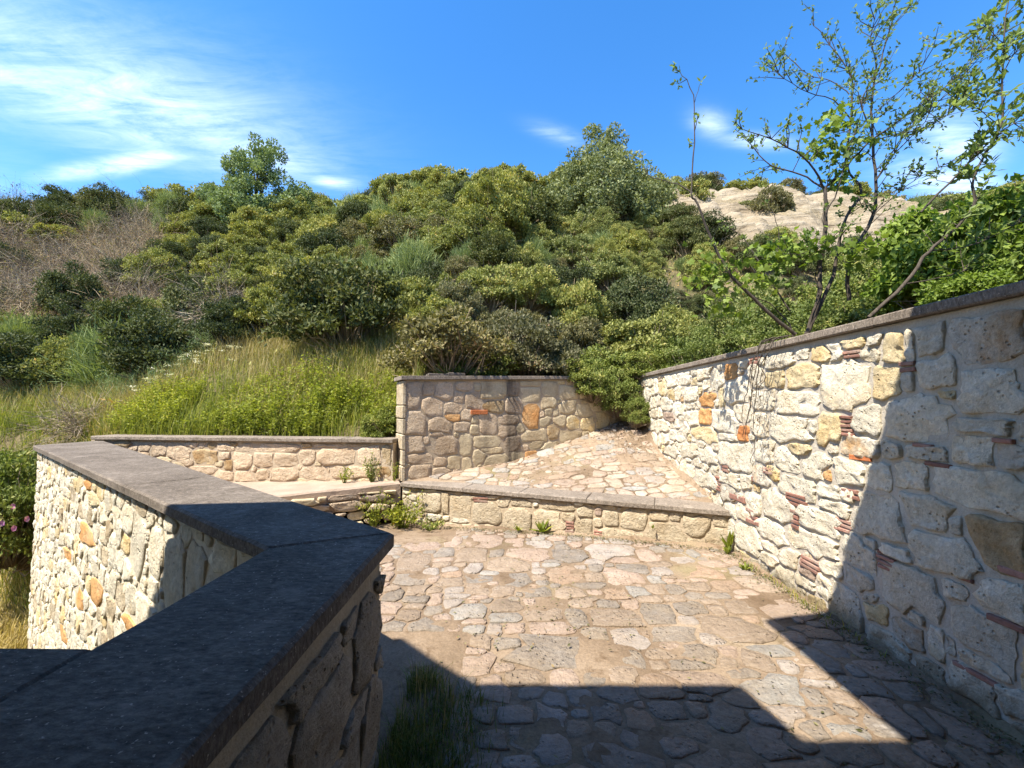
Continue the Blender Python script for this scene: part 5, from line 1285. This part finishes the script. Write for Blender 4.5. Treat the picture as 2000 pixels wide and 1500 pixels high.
# grape vine climbing through the pear: big lobed leaves
def lobed(c, d, nrm, size, g):
    d = unit(d); side = unit(np.cross(d, nrm)); n_ = np.cross(side, d)
    ang = np.radians([0, 28, 48, 80, 105, 140, 180, 220, 255, 280, 312, 332]); rad = np.array([1, .62, .92, .55, .82, .5, .25, .5, .82, .55, .92, .62])
    V = [c]
    for a, r in zip(ang, rad):
        V.append(c + (d * math.cos(a) * r + side * math.sin(a) * r * .95 + n_ * (-.12 * r * r)) * size)
    F = [(0, i, i % 12 + 1) for i in range(1, 13)]
    return np.array(V), np.array(F)
g = G(640)
vroot = thing('grape_vine', 'bright green vine leaves tangled in the lower branches of the wild pear', 'vine', (2.6, 4.1, 2.1))
parts = []; vv = []; o_ = 0; VV = []; FF = []
for (cx, cy, cz, s, n) in VINE:
    for k in range(int(n * 1.6)):
        c = np.array([cx, cy, cz]) + g.normal(0, s, 3) * np.array([1, .8, .8])
        V, F = lobed(c, rdir(g, 1)[0] + np.array([0, 0, -.5]), unit(rdir(g, 1)[0] * .8 + np.array([0, -.5, .6])), g.uniform(.03, .056), g)
        VV.append(V); FF.append(F + o_); o_ += len(V); vv.append(np.full(len(F), g.uniform(.1, 1)))
VV = np.concatenate(VV); FF = np.concatenate(FF)
link('foliage', mesh_np('foliage', VV - np.array([2.6, 4.1, 2.1]), FF, L['bright'], np.concatenate(vv)), vroot, (2.6, 4.1, 2.1))
st = [tube_np(smooth_line([(2.75, 4.0, 1.95), (2.6, 4.1, 2.4), (2.3, 4.2, 2.7), (2.0, 4.2, 2.95)], 4, .02, g), np.linspace(.008, .003, 13), 4),
      tube_np(smooth_line([(2.75, 4.0, 1.95), (2.9, 4.0, 2.6), (3.0, 4.0, 3.3), (3.1, 4.0, 3.9)], 4, .02, g), np.linspace(.008, .003, 13), 4)]
V, F = join_parts(st); link('stem', mesh_np('stem', V - np.array([2.6, 4.1, 2.1]), F, M['bark']), vroot, (2.6, 4.1, 2.1))

# dry shoots hanging down the right wall
g = G(650)
hroot = thing('hanging_creeper', 'dry thin creeper stems hanging from the coping down the sunlit right wall', 'creeper', (2.2, 3.6, 2.05))
hp = []
for k, (y0, ln, off) in enumerate(((3.60, 1.05, .13), (3.66, .75, .17), (3.5, .6, .12), (3.72, .85, .10), (3.57, .9, .20), (3.45, .4, .15))):
    p = [(2.30, y0 + .02, 2.075), (2.235 - off * .4, y0, 2.06)]
    for j in range(1, 7):
        p.append((2.26 - off + g.normal(0, .012), y0 + .04 * j + g.normal(0, .02), 2.04 - ln * j / 6))
    hp.append(tube_np(smooth_line(p, 3, .004, g), np.linspace(.005, .0022, (len(p) - 1) * 3 + 1), 4))
V, F = join_parts(hp)
link('stem', mesh_np('stem', V - np.array([2.2, 3.6, 2.05]), F, M['bark']), hroot, (2.2, 3.6, 2.05))
n = 130
c = np.stack([g.uniform(2.08, 2.2, n), 3.62 + g.normal(.08, .08, n), g.uniform(1.1, 1.75, n)], 1)
V, F = leaf_quads(c, rdir(g, n) + np.array([0, 0, -.6]), rdir(g, n), g.uniform(.02, .05, n), g.uniform(.006, .014, n))
link('foliage', mesh_np('foliage', V - np.array([2.2, 3.6, 2.05]), F, L['twig'], g.uniform(0, 1, n)), hroot, (2.2, 3.6, 2.05))

# ------------------------------------------------------------------ grasses and weeds (nobody could count them)
def blades(g, X, Y, Z, h, w, bend=0.5, segs=2):
    n = len(X)
    base = np.stack([X, Y, Z], 1); a = g.uniform(0, 2 * math.pi, n)
    hor = np.stack([np.cos(a), np.sin(a), np.zeros(n)], 1)
    side = np.stack([-np.sin(a + g.normal(0, .8, n)), np.cos(a), np.zeros(n)], 1); side = unit(side)
    bn_ = (bend * g.uniform(.2, 1.2, n))[:, None]; h = h[:, None]; w = w[:, None]
    up = np.array([0, 0, 1.0])
    m = base + up * h * .55 + hor * bn_ * h * .22; t = base + up * h * (1 - .18 * bn_) + hor * bn_ * h * .75
    V = np.stack([base - side * w, base + side * w, m + side * w * .75, m - side * w * .75, t], 1).reshape(-1, 3)
    i = np.arange(n)[:, None] * 5
    return V, [(i + np.array([[0, 1, 2, 3]])), (i + np.array([[3, 2, 4]]))]
def grass_obj(name, g, X, Y, h, w, mat, label, bend=.6, zf=ground_z, cat=None):
    Z = zf(X, Y) - .02
    V, F = blades(g, X, Y, Z, h, w, bend)
    v = g.uniform(0, 1, len(X)); 
    return tag(link(name, mesh_np(name, V, F, mat, np.concatenate([v, v]))), label, cat, None, 'stuff')
g = G(700)
def scatter(n, x0, x1, g0, g1, dens=None):
    X = g.uniform(x0, x1, n); gg = g.uniform(g0, g1, n); Y = foot_y(X) + gg
    if dens is not None:
        k = g.uniform(0, 1, n) < dens(X, Y, gg); X, Y = X[k], Y[k]
    return X, Y
# fresh green grass and straw on the bank
X, Y = scatter(90000, -12.5, -1.45, -.05, 4.2, lambda x, y, q: np.clip(1.15 - q / 5.0, .3, 1) * np.clip(.65 + 1.5 * vnoise(x, y, .9, 21), .15, 1))
grass_obj('grass', g, X, Y, g.uniform(.14, .55, len(X)), g.uniform(.0025, .006, len(X)), L['grass'], 'fresh green grass on the bank above the low back wall')
X, Y = scatter(56000, -13.5, -1.5, .2, 4.6, lambda x, y, q: np.clip(.30 + 1.6 * vnoise(x, y, .7, 23) + .18 * (q > .8), 0.02, 1))
grass_obj('dry_grass', g, X, Y, g.uniform(.25, .70, len(X)), g.uniform(.003, .0055, len(X)), L['straw'], 'tall straw coloured dry grass on the bank')
# leafy yellow-green weeds right behind the coping
def weeds(name, g, X, Y, hgt, leaf, per, mat, label, zf=ground_z, spread=.06, stem=True):
    n = len(X); Z = zf(X, Y)
    idx_ = np.repeat(np.arange(n), per); hh = hgt[idx_]
    t = g.uniform(.12, 1, len(idx_))
    lean = g.normal(0, .18, (n, 2))
    px_ = X[idx_] + lean[idx_, 0] * hh * t + g.normal(0, spread * .4, len(idx_)); py_ = Y[idx_] + lean[idx_, 1] * hh * t + g.normal(0, spread * .4, len(idx_))
    pos = np.stack([px_, py_, Z[idx_] + hh * t], 1)
    d = unit(np.stack([g.normal(0, 1, len(idx_)), g.normal(0, 1, len(idx_)), g.uniform(-.2, .9, len(idx_))], 1))
    V1, F1 = leaf_quads(pos, d, unit(np.array([0, 0, .8]) + g.normal(0, .5, pos.shape)), leaf[0] * g.uniform(.6, 1.3, len(idx_)), leaf[1] * g.uniform(.6, 1.3, len(idx_)))
    v1 = np.clip(.5 * t + .5 * g.uniform(0, 1, len(idx_)), 0, 1)
    b0 = np.stack([X, Y, Z - .02], 1); b1 = np.stack([X + lean[:, 0] * hgt, Y + lean[:, 1] * hgt, Z + hgt], 1)
    V2, F2 = ribbons(b0, b1, np.full(n, .0035), g)
    V, F, va, mi = combine([(V1, F1, v1, 0), (V2, F2, np.full(n, .3), 0)])
    return tag(link(name, mesh_np(name, V, F, mat, va)), label, None, None, 'stuff')
X, Y = scatter(1700, -5.8, -1.75, .0, 1.15, lambda x, y, q: np.clip(.62 - .45 * q + 2.6 * vnoise(x, y, 1.7, 25), .03, 1))
weeds('leafy_weeds', g, X, Y, g.uniform(.15, .58, len(X)) * np.clip(1 + 1.1 * vnoise(X, Y, 1.3, 26), .5, 1.4), (.055, .026), 20, L['weed'], 'yellow-green leafy weeds in a band just behind the low back wall coping')
X, Y = scatter(420, -6.9, -5.6, .05, .9)
weeds('leafy_weeds', g, X, Y, g.uniform(.2, .5, len(X)), (.05, .022), 20, L['weed'], 'yellow-green weed clump behind the far end of the parapet')
# blue-green fennel patch, far left
X, Y = scatter(2400, -12.5, -6.6, .8, 3.6, lambda x, y, q: np.clip(.6 + 1.8 * vnoise(x, y, .8, 27), 0, 1))
Z = ground_z(X, Y); per = 26; ii = np.repeat(np.arange(len(X)), per); hh = g.uniform(.3, .8, len(X)); t = g.uniform(.1, 1, len(ii))
pos = np.stack([X[ii] + g.normal(0, .06, len(ii)), Y[ii] + g.normal(0, .06, len(ii)), Z[ii] + hh[ii] * t], 1)
V, F = ribbons(pos, pos + unit(np.stack([g.normal(0, .6, len(ii)), g.normal(0, .6, len(ii)), g.uniform(.2, 1, len(ii))], 1)) * g.uniform(.05, .16, (len(ii), 1)), np.full(len(ii), .0035), g)
tag(link('fennel_patch', mesh_np('fennel_patch', V, F, L['teal'], np.clip(.5 * t + .5 * g.uniform(0, 1, len(ii)), 0, 1))), 'blue-green feathery fennel patch on the left of the bank', None, None, 'stuff')
# white umbels
n = 46; X = g.normal(-6.6, .55, n); Y = 8.7 + g.normal(0, .45, n); Z = ground_z(X, Y) + g.uniform(.3, .55, n)
ii = np.repeat(np.arange(n), 26); pos = np.stack([X[ii] + g.normal(0, .035, len(ii)), Y[ii] + g.normal(0, .035, len(ii)), Z[ii] + g.normal(0, .01, len(ii))], 1)
V, F = leaf_quads(pos, rdir(g, len(ii)) * np.array([1, 1, .2]), np.repeat([[0, 0, 1.]], len(ii), 0) + g.normal(0, .3, (len(ii), 3)), np.full(len(ii), .024), np.full(len(ii), .02))
tag(link('white_flowers', mesh_np('white_flowers', V, F, L['white'], g.uniform(0, 1, len(ii)))), 'patch of small white flowers on the grassy bank', None, None, 'stuff')
# undergrowth between the shrubs, all over the hill
n = 60000; Y = 7 + 19 * g.uniform(0, 1, n) ** .75; X = g.uniform(-1.35, 1.35, n) * (Y + 1)
k = (Y > foot_y(X) + .2) & ~((((X / Y - .72) / .40) ** 2 + ((Y - 19.3) / 4.6) ** 2) < .9) & (g.uniform(0, 1, n) < np.clip(.6 + 1.5 * vnoise(X, Y, .5, 29), .1, 1)); X, Y = X[k], Y[k]
pos = np.stack([X, Y, hill_z(X, Y) + g.uniform(-.02, .28, len(X))], 1)
V, F = leaf_quads(pos, unit(rdir(g, len(X)) + np.array([0, 0, .7])), rdir(g, len(X)), g.uniform(.06, .22, len(X)), g.uniform(.02, .06, len(X)))
tag(link('undergrowth', mesh_np('undergrowth', V, F, L['oak'], g.uniform(0, 1, len(X)))), 'low scrubby undergrowth between the hillside shrubs', None, None, 'stuff')
n = 26000; Y = 8 + 17 * g.uniform(0, 1, n) ** .8; X = g.uniform(-1.3, 1.3, n) * (Y + 1); k = (Y > foot_y(X) + .6) & (vnoise(X, Y, .45, 31) > .02); X, Y = X[k], Y[k]
grass_obj('dry_grass', g, X, Y, g.uniform(.2, .55, len(X)), g.uniform(.004, .008, len(X)), L['straw'], 'dry grass scattered between the hillside shrubs', .7, hill_z)
n = 13000; X = g.uniform(-11.6, -6.7, n); Y = g.uniform(3.0, 8.8, n)
grass_obj('dry_grass', g, X, Y, g.uniform(.15, .5, n), g.uniform(.004, .007, n), L['straw'], 'dry grass on the low ground left of the parapet', .8)

n = 7000; X = g.uniform(-8.2, -6.5, n); Y = g.uniform(4.2, 7.4, n)
grass_obj('dry_grass', g, X, Y, g.uniform(.12, .42, n), g.uniform(.003, .006, n), L['straw'], 'dry grass hugging the outer foot of the parapet', .8)
n = 9000; X = g.uniform(-11, -6.5, n); Y = foot_y(X) + g.uniform(-1.0, .7, n)
grass_obj('grass', g, X, Y, g.uniform(.12, .42, n), g.uniform(.003, .006, n), L['grass'], 'green grass on the steep bank at the left edge', .8)
# shaded grass at the foot of the parapet
n = 8000; X = -.545 + np.abs(g.normal(0, .22, n)) * 1.0; Y = g.uniform(.9, 2.45, n)
k = (g.uniform(0, 1, n) < np.clip(.6 + 1.8 * vnoise(X, Y, 4.0, 61), .1, 1)) & (X < -.545 + .72 - .28 * np.clip(Y - 1.6, 0, 1)) & (Y < 2.42 - 0.5 * np.clip(X + .45, 0, 1)); X, Y = X[k], Y[k]
grass_obj('grass_tuft', g, X, Y, g.uniform(.04, .17, len(X)) * np.clip(1.1 - (X + .545) * 1.0, .4, 1), g.uniform(.0014, .003, len(X)), L['dkgrass'], 'unkempt dark grass at the shaded foot of the parapet', .9, patio_z)
n = 46; X = -.52 + np.abs(g.normal(0, .16, n)); Y = g.uniform(1.95, 2.4, n)
grass_obj('grass_stalks', g, X, Y, g.uniform(.18, .34, n), g.uniform(.001, .0018, n), L['straw'], 'a few tall thin grass stalks by the parapet corner', .35, patio_z)

# weeds in the paving
def plant(name, label, x, y, z, r, h, n, leaf, mat, seed, cat='weed'):
    g = G(seed)
    root = thing(name, label, cat, (x, y, z))
    K = max(3, n // 14)
    a = g.uniform(0, 2 * math.pi, K); rr = r * np.sqrt(g.uniform(0, 1, K)); tip = np.stack([np.cos(a) * rr, np.sin(a) * rr, h * g.uniform(.45, 1, K)], 1)
    st = [tube_np([(tip[i, 0] * .15, tip[i, 1] * .15, -.01), tip[i] * np.array([.55, .55, .6]), tip[i]], [.004, .003, .0015], 4) for i in range(K)]
    V, F = join_parts(st); link('stem', mesh_np('stem', V, F, mat, np.full(len(F), .25)), root, (x, y, z))
    i = g.integers(0, K, n); t = g.uniform(.2, 1, n)[:, None]
    pos = tip[i] * np.concatenate([.15 + .85 * t, .15 + .85 * t, t], 1) + g.normal(0, .018, (n, 3))
    V, F = leaf_quads(pos, rdir(g, n) + np.array([0, 0, .3]), unit(np.array([0, 0, .8]) + g.normal(0, .5, (n, 3))), leaf[0] * g.uniform(.6, 1.3, n), leaf[1] * g.uniform(.6, 1.3, n))
    link('foliage', mesh_np('foliage', V, F, mat, g.uniform(0, 1, n)), root, (x, y, z)); return root
plant('weed_plant', 'bushy yellow-green weed growing in the patio corner below the end of the low kerb', -1.42, 5.60, -.07, .30, .42, 620, (.045, .022), L['weed'], 800)
plant('weed_plant', 'straggly weed trailing over the edge of the terrace ledge left of the kerb', -1.80, 5.62, -.05, .26, .50, 420, (.04, .018), L['weed'], 801)
plant('weed_plant', 'low sprawling weed on the gravelly patio corner in front of the bushy one', -1.05, 5.52, -.07, .22, .12, 260, (.035, .02), L['near'], 802)
plant('weed_plant', 'reddish green weed climbing the low back wall beside the end wall', -1.95, 5.98, .45, .14, .40, 260, (.035, .016), L['near'], 803)
plant('weed_plant', 'small weed at the foot of the low back wall, left of the climbing one', -2.35, 6.0, .43, .14, .22, 160, (.035, .016), L['weed'], 804)
plant('weed_plant', 'dry tuft on the terrace ledge against the end wall', -1.64, 5.98, .45, .07, .34, 80, (.03, .012), L['weed'], 805)
def rosette(label, x, y, z, r, n, seed, tall=.5):
    g = G(seed)
    a = g.uniform(0, 2 * math.pi, n); el = g.uniform(.25, 1.2, n)
    d = np.stack([np.cos(a) * np.cos(el), np.sin(a) * np.cos(el), np.sin(el) * tall * 2], 1)
    V, F = leaf_quads(np.zeros((n, 3)), d, unit(np.array([0, 0, 1.]) + g.normal(0, .2, (n, 3))), r * g.uniform(.6, 1.1, n), r * .3 * g.uniform(.7, 1.1, n))
    return tag(link('rosette_weed', mesh_np('rosette_weed', V, F, L['weed'], g.uniform(0, .9, n)), None, (x, y, z)), label, 'weed')
kf = lambda u: RS0 + kd * u + kn * 0.03
q = kf(2.02); rosette('broad-leaved weed sprouting at the foot of the kerb wall, largest of its row', q[0], q[1], -.01, .17, 20, 810)
q = kf(1.72); rosette('small weed at the foot of the kerb wall left of the broad-leaved one', q[0], q[1], -.02, .10, 16, 811, .9)
q = kf(3.28); rosette('tiny sprig growing out of the joints of the kerb wall near its right end', q[0] + kn[0] * .01, q[1] + kn[1] * .01, .16, .06, 9, 812)
rosette('green tuft in the patio corner between the kerb and the right wall', 2.18, 4.38, 0.0, .10, 22, 813, .9)
rosette('bright green tuft at the foot of the right wall just before the kerb', 2.14, 3.98, 0.0, .08, 26, 814)
rosette('slender green plant in the vertical joint where kerb and right wall meet', 2.22, 4.43, .03, .22, 12, 815, 1.6)
# leaf litter and grit
n = 900; X = g.uniform(-.5, 2.2, n); Y = g.uniform(1.2, 4.9, n); k = (g.uniform(0, 1, n) < np.clip(.35 + 1.6 * vnoise(X, Y, 1.3, 41) + .5 * (X > 1.9), 0.02, 1)); X, Y = X[k], Y[k]
pos = np.stack([X, Y, patio_z(X, Y) + .012 + .012 * g.uniform(0, 1, len(X))], 1)
V, F = leaf_quads(pos, unit(np.stack([g.normal(0, 1, len(X)), g.normal(0, 1, len(X)), g.normal(0, .15, len(X))], 1)), np.repeat([[0, 0, 1.]], len(X), 0) + g.normal(0, .3, (len(X), 3)), g.uniform(.012, .034, len(X)), g.uniform(.006, .016, len(X)))
tag(link('leaf_litter', mesh_np('leaf_litter', V, F, L['brown'], g.uniform(0, 1, len(X)))), 'scattered dry leaf litter on the patio', None, None, 'stuff')
def drift(pts, w, h, zf, name, label, seed):
    g2 = G(seed); P = np.array(pts, float); V = []; F = []
    seg = np.linalg.norm(np.diff(P, axis=0), axis=1); n_ = int(seg.sum() / .05)
    cum = np.concatenate([[0], np.cumsum(seg)]) / seg.sum(); rows = 5
    side_ = None
    for i in range(n_ + 1):
        s = i / n_; p = np.array([np.interp(s, cum, P[:, 0]), np.interp(s, cum, P[:, 1])])
        q2 = np.array([np.interp(min(s + .01, 1), cum, P[:, 0]), np.interp(min(s + .01, 1), cum, P[:, 1])]); q0 = np.array([np.interp(max(s - .01, 0), cum, P[:, 0]), np.interp(max(s - .01, 0), cum, P[:, 1])])
        d = (q2 - q0) / np.linalg.norm(q2 - q0); nrm = np.array([-d[1], d[0]])
        ww = w * (0.35 + 1.1 * abs(float(vnoise(p[0], p[1], 2.3, seed)) + .45)); hh = h * (0.3 + 1.2 * abs(float(vnoise(p[0], p[1], 3.1, seed + 1)) + .4))
        for r in range(rows):
            f = r / (rows - 1); q = p + nrm * ww * f
            V.append((q[0], q[1], float(zf(q[0], q[1])) + hh * (1 - f) ** 1.6 - .004 * f + g2.uniform(-.004, .004)))
    for i in range(n_):
        for r in range(rows - 1):
            a_ = i * rows + r; F.append((a_, a_ + rows, a_ + rows + 1, a_ + 1))
    o = link(name, mesh_np(name, np.array(V), np.array(F), M['joint'], smooth=True)); return tag(o, label, None, None, 'stuff')
drift([(2.29, .3), (2.29, 4.4)], .10, .05, patio_z, 'soil_drift', 'soil gathered along the foot of the right wall', 71)
drift([tuple(RS1 + kn * -.04), tuple(RS0 + kn * -.04)], .10, .045, patio_z, 'soil_drift', 'soil gathered along the foot of the kerb', 73)
drift([(2.29, 5.0), (2.29, 7.6)], .10, .05, ramp_z, 'soil_drift', 'soil gathered where the ramp meets the right wall', 75)
n = 2600; X = np.concatenate([2.24 - np.abs(g.normal(0, .07, n // 2)), g.uniform(-.9, 2.2, n - n // 2)]); Y = np.concatenate([g.uniform(.8, 4.4, n // 2), np.zeros(n - n // 2)])
Y[n // 2:] = RS0[1] + (X[n // 2:] - RS0[0]) * (RS1[1] - RS0[1]) / (RS1[0] - RS0[0]) - .03 - np.abs(g.normal(0, .06, n - n // 2))
pos = np.stack([X, Y, patio_z(X, Y) + .012 + .02 * g.uniform(0, 1, n)], 1)
V, F = leaf_quads(pos, unit(np.stack([g.normal(0, 1, n), g.normal(0, 1, n), g.normal(0, .3, n)], 1)), unit(np.array([0, 0, 1.]) + g.normal(0, .4, (n, 3))), g.uniform(.01, .03, n), g.uniform(.005, .014, n))
tag(link('leaf_litter', mesh_np('leaf_litter', V, F, L['brown'], g.uniform(0, 1, n))), 'dry leaf litter swept against the foot of the walls', None, None, 'stuff')
n = 260; X = 2.23 - np.abs(g.normal(0, .03, n)); Y = g.uniform(2.6, 4.4, n)
k = vnoise(X, Y, 1.7, 81) > .02; X, Y = X[k], Y[k]
grass_obj('grass_tuft', g, X, Y, g.uniform(.03, .12, len(X)), g.uniform(.0015, .003, len(X)), L['weed'], 'short green sprigs along the foot of the right wall', .8, patio_z)
n = 1100; X = g.uniform(-.2, 2.2, 500); Y = g.uniform(5.4, 7, 500); X2 = g.normal(1.9, .28, n); Y2 = g.normal(7.25, .35, n); X = np.concatenate([X, X2]); Y = np.concatenate([Y, Y2])
k = in_ramp(X, Y); X, Y = X[k], Y[k]
pos = np.stack([X, Y, ramp_z(X, Y) + .012 + .008 * g.uniform(0, 1, len(X))], 1)
V, F = leaf_quads(pos, unit(np.stack([g.normal(0, 1, len(X)), g.normal(0, 1, len(X)), g.normal(0, .25, len(X))], 1)), np.repeat([[0, 0, 1.]], len(X), 0) + g.normal(0, .4, (len(X), 3)), g.uniform(.02, .05, len(X)), g.uniform(.008, .02, len(X)))
tag(link('leaf_litter', mesh_np('leaf_litter', V, F, L['twig'], g.uniform(0, .6, len(X)))), 'dark dry leaf litter on the upper ramp', None, None, 'stuff')
